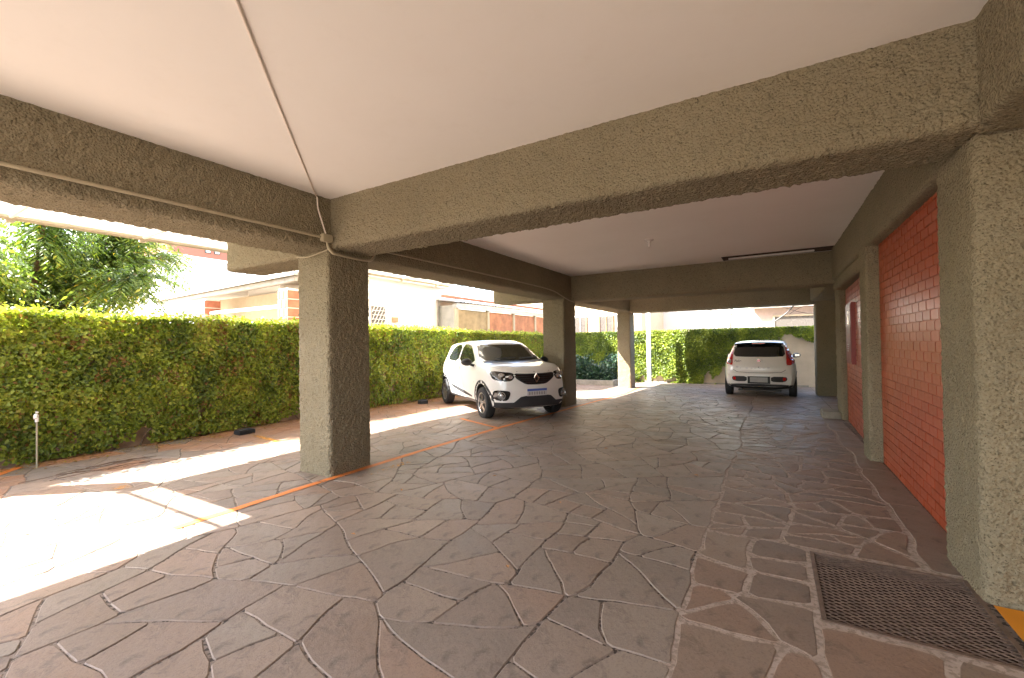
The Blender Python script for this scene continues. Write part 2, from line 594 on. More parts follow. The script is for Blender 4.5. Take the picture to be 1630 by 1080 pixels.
# crazy paving -------------------------------------------------------
def clip_half(poly, p, n):
    out = []
    m = len(poly)
    for i in range(m):
        a, c = poly[i], poly[(i + 1) % m]
        da = (a[0] - p[0]) * n[0] + (a[1] - p[1]) * n[1]
        dc = (c[0] - p[0]) * n[0] + (c[1] - p[1]) * n[1]
        if da <= 0: out.append(a)
        if (da < 0 < dc) or (dc < 0 < da):
            t = da / (da - dc)
            out.append((a[0] + (c[0] - a[0]) * t, a[1] + (c[1] - a[1]) * t))
    return out


def area(poly):
    return 0.5 * sum(poly[i][0] * poly[(i + 1) % len(poly)][1] - poly[(i + 1) % len(poly)][0] * poly[i][1] for i in range(len(poly)))


def cen(poly):
    return (sum(p[0] for p in poly) / len(poly), sum(p[1] for p in poly) / len(poly))


def voronoi_cells(x0, x1, y0, y1, step):
    pts = []
    nx = max(1, round((x1 - x0) / step)); ny = max(1, round((y1 - y0) / step))
    for i in range(nx):
        for j in range(ny):
            pts.append((x0 + (i + 0.5 + random.uniform(-.38, .38)) * (x1 - x0) / nx, y0 + (j + 0.5 + random.uniform(-.38, .38)) * (y1 - y0) / ny))
    cells = []
    for i, p in enumerate(pts):
        poly = [(x0, y0), (x1, y0), (x1, y1), (x0, y1)]
        for j, q in enumerate(pts):
            if i == j or abs(p[0] - q[0]) > 3 * step or abs(p[1] - q[1]) > 3 * step: continue
            poly = clip_half(poly, ((p[0] + q[0]) / 2, (p[1] + q[1]) / 2), (q[0] - p[0], q[1] - p[1]))
            if len(poly) < 3: break
        if len(poly) >= 3: cells.append(poly)
    return cells


def split(poly, amin, amax, out, elong=0.0):
    A = abs(area(poly))
    if A < random.uniform(amin, amax) or A < amin * 0.8:
        out.append(poly); return
    c = cen(poly)
    xs = np.array(poly) - np.array(c)
    cov = xs.T @ xs
    wv, ev = np.linalg.eigh(cov)
    d = ev[:, 1]
    ang = math.atan2(d[1], d[0]) + random.gauss(0, 0.30)
    if elong and random.random() < elong:
        ang = math.pi / 2 + random.gauss(0, 0.25)
    n = (math.cos(ang), math.sin(ang))
    L = math.sqrt(A)
    p = (c[0] + n[0] * random.uniform(-.14, .14) * L, c[1] + n[1] * random.uniform(-.14, .14) * L)
    a = clip_half(poly, p, n)
    b2 = clip_half(poly, p, (-n[0], -n[1]))
    if len(a) < 3 or len(b2) < 3:
        out.append(poly); return
    split(a, amin, amax, out, elong); split(b2, amin, amax, out, elong)


def densify(poly, step=0.09, cut0=0.022):
    """closed polygon with softened corners and short edges"""
    out = []
    m = len(poly)
    for i in range(m):
        a, c = np.array(poly[i]), np.array(poly[(i + 1) % m])
        L = np.linalg.norm(c - a)
        if L < 0.02: continue
        cut = min(cut0, 0.3 * L)
        k = max(1, int((L - 2 * cut) / step))
        for t in range(k + 1):
            out.append(a + (c - a) * ((cut + (L - 2 * cut) * t / k) / L))
    return np.array(out)


def warp2(P, amt):
    q = np.column_stack([P, np.zeros(len(P))])
    dx = vnoise(q, 1 / 0.75, 21) * 0.13 + vnoise(q, 1 / 0.25, 22) * 0.06 + vnoise(q, 1 / 0.07, 25) * 0.016
    dy = vnoise(q, 1 / 0.75, 23) * 0.13 + vnoise(q, 1 / 0.25, 24) * 0.06 + vnoise(q, 1 / 0.07, 26) * 0.016
    # no warp next to the steel frame and the wall
    gx = np.maximum(np.maximum(GR[0] - P[:, 0], P[:, 0] - GR[2]), 0)
    gy = np.maximum(np.maximum(GR[1] - P[:, 1], P[:, 1] - GR[3]), 0)
    dg = np.clip(np.hypot(gx, gy) / 0.30, 0, 1)
    dw = np.clip((0.98 - P[:, 0]) / 0.25, 0.05, 1)
    k = (dg * dw * amt)
    return P + np.column_stack([dx * k, dy * k])


def stone_geo(poly, inset, tone, ztop):
    per = sum(math.dist(poly[i], poly[(i + 1) % len(poly)]) for i in range(len(poly)))
    wid = 2 * abs(area(poly)) / per
    if wid < 0.045: return None
    inset = min(inset, 0.12 * wid)
    P = densify(poly, cut0=0.016 + 1.6 * inset)
    if len(P) < 4: return None
    if area([tuple(p) for p in P]) < 0: P = P[::-1]
    P = warp2(P, 1.0)
    nx = np.roll(P, -1, 0) - np.roll(P, 1, 0)
    nr = np.column_stack([-nx[:, 1], nx[:, 0]])
    nr /= (np.linalg.norm(nr, axis=1, keepdims=True) + 1e-9)
    jit = 1 + 0.7 * np.array([random.uniform(-1, 1) for _ in P])
    r0 = P + nr * (inset * jit)[:, None]
    r1 = P + nr * (inset * jit + 0.005)[:, None]
    c = r1.mean(0)
    tx, ty = random.gauss(0, 0.0022), random.gauss(0, 0.0022)
    lift = random.uniform(-0.0009, 0.0009)
    def z(q, d):
        g = np.where(q[:, 1] > 6, -0.0175 * (q[:, 1] - 6), 0.0)
        return g + ztop + lift + (q[:, 0] - c[0]) * tx + (q[:, 1] - c[1]) * ty - d
    n = len(P)
    V = np.concatenate([np.column_stack([r1, z(r1, 0)]), np.column_stack([r0, z(r0, 0.004)]), np.column_stack([r0, z(r0, 0.020)])])
    F = [tuple(range(n))]
    for rr in (0, 1):
        for i in range(n):
            j = (i + 1) % n
            F.append((rr * n + i, (rr + 1) * n + i, (rr + 1) * n + j, rr * n + j))
    return V, F, tone


stones = []
main = []
for c in voronoi_cells(-8.3, -0.42, -0.6, 17.95, 1.7):
    split(c, 0.06, 0.27, main)
for p in main: stones.append((p, random.uniform(0.0025, 0.0065), 'stone', random.random()))
z1 = []
for c in voronoi_cells(-0.42, 0.78, GR[3] + 0.035, 9.6, 0.9): split(c, 0.04, 0.15, z1, 0.12)
for c in voronoi_cells(-0.42, GR[0] - 0.012, -0.6, GR[3] + 0.035, 0.8): split(c, 0.09, 0.22, z1)
for c in voronoi_cells(GR[0] - 0.012, 0.98, -0.6, GR[1] - 0.03, 0.9): split(c, 0.14, 0.3, z1)
for p in z1: stones.append((p, random.uniform(0.010, 0.020), 'stone_dark', random.random()))
z2 = []
for c in voronoi_cells(-0.42, 1.1, 9.6, 17.95, 1.7): split(c, 0.09, 0.3, z2)
for p in z2: stones.append((p, random.uniform(0.004, 0.008), 'stone', random.random()))
y = GR[3] + 0.05
while y < 9.5:                       # the long border slabs along the brick wall
    y2 = y + random.uniform(0.8, 1.5)
    stones.append(([(0.80, y), (1.06, y), (1.06, y2), (0.80, y2)], 0.004, 'stone_dark', random.uniform(0.25, 0.4)))
    y = y2
for c in voronoi_cells(1.1, 3.0, 9.6, 17.95, 1.9): 
    z3 = []
    split(c, 0.15, 0.4, z3)
    for p in z3: stones.append((p, 0.006, 'stone', random.random()))


def to_px(p):
    v = Vector((p[0], p[1], zg(p[1]) - CAM_H))
    x = v.x * AX[0][0] + v.y * AX[1][0] + v.z * AX[2][0]
    yy = v.x * AX[0][1] + v.y * AX[1][1] + v.z * AX[2][1]
    z = v.x * AX[0][2] + v.y * AX[1][2] + v.z * AX[2][2]
    return (815 + 697 * x / z, 540 + 697 * yy / z, z)


def screen_size(poly):
    q = [to_px(p) for p in poly]
    if min(t[2] for t in q) < 0.15: return 0
    cl = [(min(1630, max(0, t[0])), min(1080, max(0, t[1]))) for t in q]
    return abs(area(cl))


geo = []
for poly, ins, mk, tone in stones:
    g = stone_geo(poly, ins, tone, 0.0)
    if g: geo.append((screen_size(poly), g, mk))
geo.sort(key=lambda t: -t[0])
rest = {}
for k, (sz, (V, F, tone), mk) in enumerate(geo):
    if k < 298:
        me = bpy.data.meshes.new('paving_stone')
        o = V[:, :].mean(0)
        me.from_pydata((V - o).tolist(), [], F)
        me.materials.append(M[mk])
        a = me.attributes.new('tone', 'FLOAT', 'POINT')
        a.data.foreach_set('value', np.full(len(V), tone, dtype=np.float32))
        link('paving_stone', me, floor, tuple(o))
    else:
        rest.setdefault(mk, MB()).add(V.tolist(), F, tone)
for mk, mb in rest.items():
    me = bpy.data.meshes.new('small_paving_stones')
    me.from_pydata(mb.v, [], mb.f)
    me.materials.append(M[mk])
    a = me.attributes.new('tone', 'FLOAT', 'POINT')
    a.data.foreach_set('value', np.asarray(mb.t, dtype=np.float32))
    tag(link('distant_paving', me, floor), kind='stuff')


# painted lines --------------------------------------------------------
def strip(name, pts, wd, mat, dz=0.0045, par=floor, jag=0.006):
    P = []
    for (x0, y0), (x1, y1) in zip(pts[:-1], pts[1:]):
        L = math.hypot(x1 - x0, y1 - y0); k = max(1, int(L / 0.12))
        for t in range(k): P.append((x0 + (x1 - x0) * t / k, y0 + (y1 - y0) * t / k))
    P.append(pts[-1])
    P = np.array(P)
    d = np.gradient(P, axis=0); d /= np.linalg.norm(d, axis=1, keepdims=True)
    nn = np.column_stack([-d[:, 1], d[:, 0]])
    wl = wd / 2 + RNG.uniform(-jag, jag, len(P)); wr = wd / 2 + RNG.uniform(-jag, jag, len(P))
    A = P + nn * wl[:, None]; B = P - nn * wr[:, None]
    z = np.array([zg(q[1]) for q in P]) + dz
    V = np.concatenate([np.column_stack([A, z]), np.column_stack([B, z])])
    n = len(P)
    F = [(i, i + n, i + n + 1, i + 1) for i in range(n - 1)]
    return link(name, mesh_np(name, V, F, mat), par)


strip('painted_line', [(-4.04, 1.6), (-4.05, 3.0), (-4.03, 4.4), (-3.97, 6.0), (-3.92, 8.0), (-3.86, 10.5), (-3.76, 13.0), (-3.95, 15.2)], 0.085, M['line'])
strip('painted_line', [(-5.15, 6.72), (-3.99, 6.20)], 0.07, M['line'], 0.0055)
strip('painted_line', [(-6.95, 6.98), (-5.75, 6.50)], 0.07, M['line_yellow'])
strip('painted_line', [(-7.60, 3.98), (-6.35, 3.84)], 0.08, M['line_yellow'])
strip('painted_line', [(-7.85, 1.52), (-7.45, 1.2), (-7.1, 0.95)], 0.09, M['line'])
strip('painted_line', [(-3.82, 3.05), (-3.78, 3.9)], 0.10, M['line_yellow'], 0.0055)
strip('painted_line', [(-5.72, 1.86), (-5.72, 1.74)], 0.12, M['line_yellow'])
yp = MB()
yp.add([(0.965, 1.2, -0.0125 + 0.004 + 0.012), (1.8, 1.2, 0.0035), (1.8, 3.235, 0.0035), (0.965, 3.235, 0.0035)], [(0, 1, 2, 3)])
yp.v = [(v[0], v[1], 0.006) for v in yp.v]
yp.build('painted_box', M['line_new'], floor)

# steel grate ----------------------------------------------------------
gr = empty('drain_grate', (GR[0], GR[1], 0))
tag(gr, 'rusty steel mesh floor grate set in the paving beside the right-hand column', 'grate')
GW, GH = GR[2] - GR[0], GR[3] - GR[1]
f = MB()
for a, c in (((0, 0), (GW, 0.022)), ((0, GH - 0.022), (GW, GH)), ((0, 0.0225), (0.022, GH - 0.0225)), ((GW - 0.022, 0.0225), (GW, GH - 0.0225))):
    f.box((a[0], a[1], -0.05), (c[0], c[1], 0.003))
f.build('frame', M['rust'], gr)
f = MB()
def seg_clip(p, d):
    t0, t1 = -9, 9
    for k, (lo, hi) in enumerate(((0.024, GW - 0.024), (0.024, GH - 0.024))):
        if abs(d[k]) < 1e-9: continue
        a, c = (lo - p[k]) / d[k], (hi - p[k]) / d[k]
        if a > c: a, c = c, a
        t0 = max(t0, a); t1 = min(t1, c)
    return (t0, t1) if t1 - t0 > 0.01 else None
for sg in (-1, 1):
    d = Vector((math.cos(math.radians(30)), sg * math.sin(math.radians(30))))
    nrm = Vector((-d.y, d.x))
    k = -40
    while k < 60:
        p = Vector((0, 0)) + nrm * k * 0.030
        r = seg_clip(p, d)
        if r:
            a = p + d * r[0]; c = p + d * r[1]
            hw = nrm * 0.0013
            vs = []
            for zz in (-0.006 + (0.002 if sg > 0 else 0), 0.0 + (0.0008 if sg > 0 else 0)):
                for q in (a - hw, c - hw, c + hw, a + hw): vs.append((q.x, q.y, zz))
            f.add(vs, [(0, 1, 2, 3), (4, 5, 6, 7), (0, 1, 5, 4), (1, 2, 6, 5), (2, 3, 7, 6), (3, 0, 4, 7)])
        k += 1
f.build('steel_mesh', M['rust'], gr)
f = MB()
f.add([(0, 0, -0.07), (GW, 0, -0.07), (GW, GH, -0.07), (0, GH, -0.07), (0, 0, -0.012), (GW, 0, -0.012), (GW, GH, -0.012), (0, GH, -0.012)],
      [(0, 1, 2, 3), (0, 1, 5, 4), (1, 2, 6, 5), (2, 3, 7, 6), (3, 0, 4, 7)])
f.build('pit', M['pit'], gr)

# ------------------------------------------------------------------ columns and beams
def thing_block(name, a, b_, label, cat, cell, group=None, **kw):
    o = rough_block(name, a, b_, cell, **kw)
    return tag(o, label, cat, group)


GC = 'rough-cast columns carrying the building'
GB = 'rough-cast beams under the ceiling'
ZB = -0.3
thing_block('column', (-4.65, 3.05, ZB), (-4.1, 3.62, 2.52), 'nearest left column of khaki roughcast, standing on the orange line', 'column', 0.011, GC, r=0.045, amp=0.014)
thing_block('column', (-4.65, 9.28, ZB), (-4.1, 9.98, 2.52), 'khaki roughcast column right behind the white car with its nose out', 'column', 0.020, GC, r=0.04, amp=0.015)
thing_block('column', (-4.55, 14.75, ZB), (-4.1, 15.3, 2.55), 'far left roughcast column with sunlight across its foot', 'column', 0.035, GC, r=0.035, amp=0.013)
thing_block('column', (0.94, 3.26, ZB), (1.75, 3.88, 2.52), 'large right foreground column of greenish roughcast beside the floor grate', 'column', 0.011, GC, r=0.055, amp=0.011)
thing_block('column', (0.95, 6.45, ZB), (1.5, 6.86, 2.52), 'narrow roughcast column between the two red brick panels', 'column', 0.016, GC, r=0.03, amp=0.013)
thing_block('column', (1.08, 9.95, ZB), (1.7, 10.55, 2.52), 'right column past the second brick panel with a concrete block at its foot', 'column', 0.035, GC, r=0.03, amp=0.013)
thing_block('column', (1.06, 14.75, ZB), (1.9, 15.35, 2.55), 'dark far right column beside the parked car seen from behind', 'column', 0.045, GC, r=0.03, amp=0.012)
thing_block('beam', (-4.66, -2.0, 2.45), (-4.09, 3.14, 3.05), 'near left edge beam with a conduit running along it', 'beam', 0.014, GB, r=0.05, amp=0.015)
thing_block('beam', (-4.655, 3.55, 2.43), (-4.095, 9.8, 3.05), 'left edge beam between the first and second left columns', 'beam', 0.028, GB, r=0.045, amp=0.016)
thing_block('beam', (-4.65, 10.1, 2.42), (-4.1, 15.4, 3.05), 'far left edge beam reaching the column with the sunlit foot', 'beam', 0.04, GB, r=0.04, amp=0.014)
thing_block('beam', (-4.67, 3.08, 2.47), (0.97, 3.64, 3.05), 'big cross beam in the foreground from first left column to right column', 'beam', 0.012, GB, r=0.055, amp=0.015)
thing_block('beam', (-4.66, 9.72, 2.40), (1.12, 10.25, 3.05), 'middle cross beam behind the ceiling lamp', 'beam', 0.034, GB, r=0.045, amp=0.015)
thing_block('beam', (-4.6, 14.78, 2.40), (1.10, 15.3, 3.06), 'farthest cross beam, above the end wall opening', 'beam', 0.045, GB, r=0.04, amp=0.013)
thing_block('beam', (0.915, -2.0, 2.46), (1.72, 3.24, 3.05), 'right edge beam overhead at the top right corner', 'beam', 0.014, GB, r=0.05, amp=0.012)
thing_block('beam', (0.96, 3.62, 2.47), (1.70, 15.4, 3.05), 'right wall beam running above the red brick panels', 'beam', 0.030, GB, r=0.04, amp=0.013)
rough_block('lintel', (1.0, 6.84, 2.30), (1.5, 9.97, 2.50), 0.04, r=0.03, amp=0.012)
tag(bpy.context.scene.objects['lintel'], 'shallow roughcast lintel over the far red brick panel', 'lintel')
thing_block('bracket_beam', (-6.28, 3.10, 2.43), (-4.63, 3.60, 3.02), 'cantilever beam stub reaching outward from the nearest left column', 'beam stub', 0.014, None, r=0.04, amp=0.014)
thing_block('bracket_beam', (-6.05, 9.30, 2.42), (-4.63, 9.85, 3.02), 'sunlit cantilever beam stub outward of the second left column', 'beam stub', 0.035, None, r=0.04, amp=0.015)
# ceiling, with the slot of the strip light
cl = MB()
Z0, Z1 = 3.0, 3.2
SL = (-0.80, 9.22, 1.00, 9.69)
for x0, x1, y0, y1 in ((-5.85, 2.6, -2.8, SL[1]), (-5.85, SL[0], SL[1], SL[3]), (SL[2], 2.6, SL[1], SL[3]), (-5.85, 2.6, SL[3], 15.42)):
    cl.box((x0, y0, Z0), (x1, y1, Z1))
for nm, a_, b2_ in (('column', (-4.65, -2.6, ZB), (-4.1, -2.01, 3.0)), ('column', (0.94, -2.6, ZB), (1.7, -2.01, 3.0))):
    m_ = MB(); m_.box(a_, b2_, 0.03); o_ = m_.build(nm, M['stucco'], None, True)
    tag(o_, 'roughcast column behind the camera, ' + ('left' if a_[0] < 0 else 'right') + ' one of the pair', 'column', GC)
ceil = tag(cl.build('ceiling', M['ceiling']), kind='structure')
lt = empty('strip_light', (SL[0], SL[1], 3.0))
tag(lt, 'long open slot in the ceiling with a white strip light, by the middle cross beam', 'strip light')
f = MB()
L, W2 = SL[2] - SL[0], SL[3] - SL[1]
e_ = 0.004
f.add([(e_, e_, -.002), (L - e_, e_, -.002), (L - e_, W2 - e_, -.002), (e_, W2 - e_, -.002), (e_, e_, .17), (L - e_, e_, .17), (L - e_, W2 - e_, .17), (e_, W2 - e_, .17)], [(0, 1, 5, 4), (1, 2, 6, 5), (2, 3, 7, 6), (3, 0, 4, 7), (4, 5, 6, 7)])
f.build('recess_box', M['recess'], lt)
f = MB(); f.box((0.10, W2 - 0.10, 0.0), (L - 0.30, W2 - 0.03, 0.03), 0.005); f.build('light_cover', M['lamp_white'], lt)
# storeys above: they keep the sun out as the real building does
up = MB()
up.box((-5.85, -2.8, 3.203), (9.0, 15.4, 12.5))
tag(up.build('apartment_block', M['upper']), 'upper storeys of the apartment block resting on the columns', 'building')
wl = MB(); wl.box((1.86, -2.8, ZB), (2.1, 14.7, 3.0))
tag(wl.build('inner_wall', M['wall_beige']), 'inner wall in shade behind the right-hand columns', 'wall')

# ------------------------------------------------------------------ brick panels
def brick_panel(x0, y0, x1, y1, ztop, label, single):
    w_ = empty('brick_wall', (x0, y0, 0), math.atan2(-(x1 - x0), y1 - y0))
    tag(w_, label, 'brick wall', 'red painted brick panels')
    L = math.hypot(x1 - x0, y1 - y0)
    zb = zg(y1) - 0.02
    f = MB(); f.box((0.006, 0, zb), (0.2, L, ztop)); f.build('mortar_backing', M['joint'], w_)
    H_, BL, J = 0.082, 0.205, 0.007
    row = 0; z = zb + 0.01
    cand = []
    while z < ztop - 0.02:
        zt = min(z + H_ - J, ztop)
        y = -BL * (0.5 if row % 2 else 0.0)
        while y < L:
            a, c = max(0, y), min(L, y + BL - J)
            if c - a > 0.03: cand.append((a, c, z, zt))
            y += BL
        row += 1; z += H_
    hole = None
    if not single: hole = (0.50, 1.10, 1.88, 2.27)
    res = []
    for q in cand:
        if hole and q[0] < hole[1] and q[1] > hole[0] and q[2] < hole[3] and q[3] > hole[2]:
            if q[0] < hole[0] - 0.02: res.append((q[0], hole[0], q[2], q[3]))
            if q[1] > hole[1] + 0.02: res.append((hole[1], q[1], q[2], q[3]))
            continue
        res.append(q)
    res.sort(key=lambda q: q[0] + 0.3 * abs(q[2] - 1.4))
    cache = {}
    rest_ = MB()
    for k, (a, c, zl, zh) in enumerate(res):
        pr = random.uniform(-0.001, 0.001)
        if single and k < 298:
            key = (round(c - a, 3), round(zh - zl, 3), k % 5)
            if key not in cache:
                m = MB(); m.box((-0.006, 0, 0), (0.03, c - a, zh - zl), 0.0035, random.random())
                o = m.build('brick', M['brick'], w_, True, (pr, a, zl)); cache[key] = o.data
            else:
                o = link('brick', cache[key], w_, (pr, a, zl))
            o.rotation_euler = (random.gauss(0, .002), random.gauss(0, .002), random.gauss(0, .0025))
        else:
            rest_.box((-0.006 + pr, a, zl), (0.03, c, zh), 0.0, random.random())
    o = rest_.build('far_bricks', M['brick'], w_)
    tag(o, kind='stuff')
    return w_


brick_panel(1.065, 3.86, 1.08, 6.47, 2.50, 'large red painted brick panel next to the foreground column', True)
bw2 = brick_panel(1.085, 6.83, 1.18, 9.97, 2.31, 'smaller far red brick panel holding the dark red cabinet', False)
# vent window in the far panel
f = MB()
vx, vy0, vy1, vz0, vz1 = -0.012, 0.50, 1.10, 1.88, 2.27
for a, c in (((vx, vy0, vz0), (0.01, vy1, vz0 + 0.025)), ((vx, vy0, vz1 - 0.025), (0.01, vy1, vz1)), ((vx, vy0, vz0 + .026), (0.01, vy0 + 0.025, vz1 - .026)),
             ((vx, vy1 - 0.025, vz0 + .026), (0.01, vy1, vz1 - .026)), ((vx + .003, vy0 + .026, vz0 + 0.12), (0.008, vy1 - .026, vz0 + 0.14)), ((vx + .003, vy0 + .026, vz0 + 0.24), (0.008, vy1 - .026, vz0 + 0.26))):
    f.box(a, c)
wf = f.build('window_frame', M['cabinet'], bw2)
f = MB(); f.box((-0.002, vy0 + 0.02, vz0 + 0.02), (0.004, vy1 - 0.02, vz1 - 0.02)); f.build('window_pane', M['recess'], wf)
# dark red cabinet
cb = empty('hose_cabinet', (1.138, 8.62, 1.00), math.atan2(-(0.095), 3.14))
tag(cb, 'dark red metal wall cabinet mounted on the far brick panel', 'cabinet')
f = MB(); f.box((-0.06, 0, 0), (0.03, 0.72, 0.98), 0.006); f.build('body', M['cabinet'], cb)
f = MB(); f.box((-0.066, 0.03, 0.03), (-0.0605, 0.69, 0.95), 0.002); f.build('door', M['cabinet'], cb)
f = MB(); f.box((-0.0695, 0.24, 0.64), (-0.0665, 0.42, 0.86)); f.build('glass_pane', M['lamp_clear'], cb)
f = MB()
for k in range(4): f.box((-0.071, 0.32, 0.20 + 0.035 * k), (-0.0665, 0.42, 0.215 + 0.035 * k))
f.build('vent_slots', M['plate_white'], cb)
# concrete block at the column foot
f = MB(); f.box((0.80, 10.0, -0.2), (1.075, 10.5, 0.05), 0.015)
tag(f.build('concrete_block', M['concrete'], None, True), 'low greenish concrete block at the foot of the third right column', 'block')

# ------------------------------------------------------------------ conduits, cable, lamp
def tube_obj(name, pts, r, mat, parent=None, seg=10):
    return MB().tube(pts, r, seg).build(name, mat, parent, True)


def smooth_path(pts, n=6):
    P = [Vector(p) for p in pts]
    out = []
    for i in range(len(P) - 1):
        p0 = P[max(i - 1, 0)]; p1 = P[i]; p2 = P[i + 1]; p3 = P[min(i + 2, len(P) - 1)]
        for k in range(n):
            t = k / n
            out.append(0.5 * ((2 * p1) + (p2 - p0) * t + (2 * p0 - 5 * p1 + 4 * p2 - p3) * t * t + (3 * p1 - p0 - 3 * p2 + p3) * t ** 3))
    out.append(P[-1])
    return out


cn = empty('conduit', (-4.06, 3.0, 2.53))
tag(cn, 'khaki painted conduit with a junction box along the near left beam', 'conduit')
def rel(pts, o): return [(p[0] - o[0], p[1] - o[1], p[2] - o[2]) for p in pts]
O = (-4.06, 3.0, 2.53)
tube_obj('pipe', rel([(-4.06, -2.5, 2.56), (-4.06, 2.94, 2.56)], O), 0.013, M['conduit'], cn)
MB().box((-0.02, -0.065, -0.015), (0.045, 0.055, 0.065), 0.008).build('junction_box', M['conduit'], cn, True)
tube_obj('elbow_pipe', smooth_path(rel([(-4.05, 3.01, 2.51), (-4.05, 3.02, 2.46), (-4.045, 3.06, 2.42), (-4.045, 3.12, 2.405), (-4.05, 3.5, 2.40), (-4.06, 3.62, 2.43), (-4.06, 3.68, 2.52)], O)), 0.015, M['conduit'], cn)
for yy in (-1.4, 0.35, 1.75):
    MB().tube([(0, yy - 3.0 - 0.03, 0.03), (0, yy - 3.0 + 0.03, 0.03)], 0.017, 10).build('pipe_coupling', M['conduit'], cn, True)
c2 = tube_obj('conduit', smooth_path([(-4.06, 3.69, 2.56), (-4.06, 5.5, 2.565), (-4.06, 7.6, 2.57), (-4.06, 8.6, 2.55), (-4.055, 9.1, 2.47), (-4.05, 9.45, 2.41), (-4.04, 9.75, 2.38)]), 0.012, M['conduit'])
tag(c2, 'khaki conduit along the left beam between first and second left columns', 'conduit')
c3 = tube_obj('conduit', smooth_path([(1.02, 9.62, 2.98), (1.02, 9.66, 2.9), (1.02, 9.66, 2.5), (1.03, 9.72, 2.38), (1.05, 9.85, 2.34)]), 0.02, M['conduit'])
tag(c3, 'vertical khaki conduit down the right end of the middle cross beam', 'conduit')
cb_ = tube_obj('cable', smooth_path([(-0.9, 0.05, 2.993), (-2.08, 1.08, 2.993), (-4.02, 2.84, 2.992), (-4.065, 2.90, 2.97), (-4.062, 2.91, 2.85), (-4.055, 2.95, 2.72), (-4.05, 2.99, 2.60)], 4), 0.008, M['cable_white'], None, 6)
tag(cb_, 'thin cable crossing the ceiling diagonally to the junction box', 'cable')
cb2 = tube_obj('cable', smooth_path([(-4.09, 3.045, 2.45), (-4.25, 3.02, 2.415), (-4.42, 3.02, 2.40), (-4.62, 3.03, 2.425)], 5), 0.006, M['conduit'], None, 6)
tag(cb2, 'short drooping cable across the top of the nearest left column', 'cable')
lm = empty('ceiling_lamp', (-1.62, 6.98, 3.0), 0, 0.72)
tag(lm, 'small white ceiling lamp holder with a bare bulb', 'lamp')
def lathe(mb, prof, seg=20, axis='z', tone=0.5):
    vs = []; fs = []
    for (r, h) in prof:
        for k in range(seg):
            a = 2 * math.pi * k / seg
            if axis == 'z': vs.append((r * math.cos(a), r * math.sin(a), h))
            elif axis == 'y': vs.append((r * math.cos(a), h, r * math.sin(a)))
            else: vs.append((h, r * math.cos(a), r * math.sin(a)))
    for i in range(len(prof) - 1):
        for k in range(seg):
            k2 = (k + 1) % seg
            fs.append((i * seg + k, i * seg + k2, (i + 1) * seg + k2, (i + 1) * seg + k))
    fs.append(tuple(range(seg)))
    fs.append(tuple((len(prof) - 1) * seg + k for k in range(seg)))
    mb.add(vs, fs, tone)
    return mb
lathe(MB(), [(0.10, 0), (0.10, -0.012), (0.05, -0.03), (0.035, -0.06)]).build('lamp_base', M['lamp_white'], lm, True)
lathe(MB(), [(0.028, -0.06), (0.030, -0.09), (0.036, -0.12), (0.030, -0.15), (0.010, -0.165)]).build('bulb', M['lamp_white'], lm, True)

# ------------------------------------------------------------------ awning on the left
aw = empty('awning', (-5.85, 0.1, 2.97))
tag(aw, 'white translucent awning with a cream front rail, outside the near left beam', 'awning')
f = MB()
AL = 9.3
f.add([(0, 0.26, 0.06), (-1.72, 0.26, 0.025), (-1.72, AL, 0.05), (0, AL, 0.06)], [(0, 1, 2, 3)])
f.add([(0, 0.26, 0.066), (-1.72, 0.26, 0.031), (-1.72, AL, 0.056), (0, AL, 0.066)], [(0, 1, 2, 3)])
f.build('sheet', M['poly'], aw)
f = MB(); f.box((-1.98, 0.08, -3.2), (-1.76, 0.30, 0.02), 0.01); f.build('post', M['cream'], aw)
f = MB(); f.tube([(-1.72, 0.0, -0.020), (-1.72, AL, 0.04)], 0.035, 6); f.build('front_rail', M['cream'], aw)
for k in range(8):
    yy = 0.05 + 1.25 * k
    f = MB(); f.tube([(-1.73, yy, -0.015 + 0.006 * yy), (0.02, yy, 0.02)], 0.022, 6); f.build('purlin', M['white'], aw)
    f = MB(); f.box((-1.78, yy - 0.035, -0.075 + 0.006 * yy), (-1.71, yy + 0.035, 0.0 + 0.006 * yy), 0.006); f.build('rail_bracket', M['cream'], aw)

# ------------------------------------------------------------------ creeper-covered walls
def leaf_cloud(P, N, size, mat, name, parent, tone, droop=0.5, spread=0.9, kind='stuff'):
    """one folded leaf per point: P (n,3), N outward direction (n,3)"""
    n = len(P)
    rnd = RNG.normal(size=(n, 3)) * spread
    nrm = N + rnd * 0.75; nrm /= np.linalg.norm(nrm, axis=1, keepdims=True)
    down = np.tile([0, 0, -1.0], (n, 1)) * droop + RNG.normal(size=(n, 3)) * 0.6
    ax = down - nrm * np.sum(down * nrm, 1, keepdims=True)
    ax /= (np.linalg.norm(ax, axis=1, keepdims=True) + 1e-9)
    sd = np.cross(nrm, ax)
    s = (size * RNG.uniform(0.65, 1.35, n))[:, None]
    base = P - ax * s * 0.5
    tip = P + ax * s * 0.6
    l = P + sd * s * 0.42 + nrm * s * 0.12 - ax * s * 0.08
    r = P - sd * s * 0.42 + nrm * s * 0.12 - ax * s * 0.08
    V = np.stack([base, l, tip, r], 1).reshape(-1, 3)
    i = np.arange(n) * 4
    F = np.concatenate([np.stack([i, i + 1, i + 2], 1), np.stack([i, i + 2, i + 3], 1)])
    me = mesh_np(name, V, F, mat, tone=np.repeat(tone, 4))
    return tag(link(name, me, parent), kind=kind)


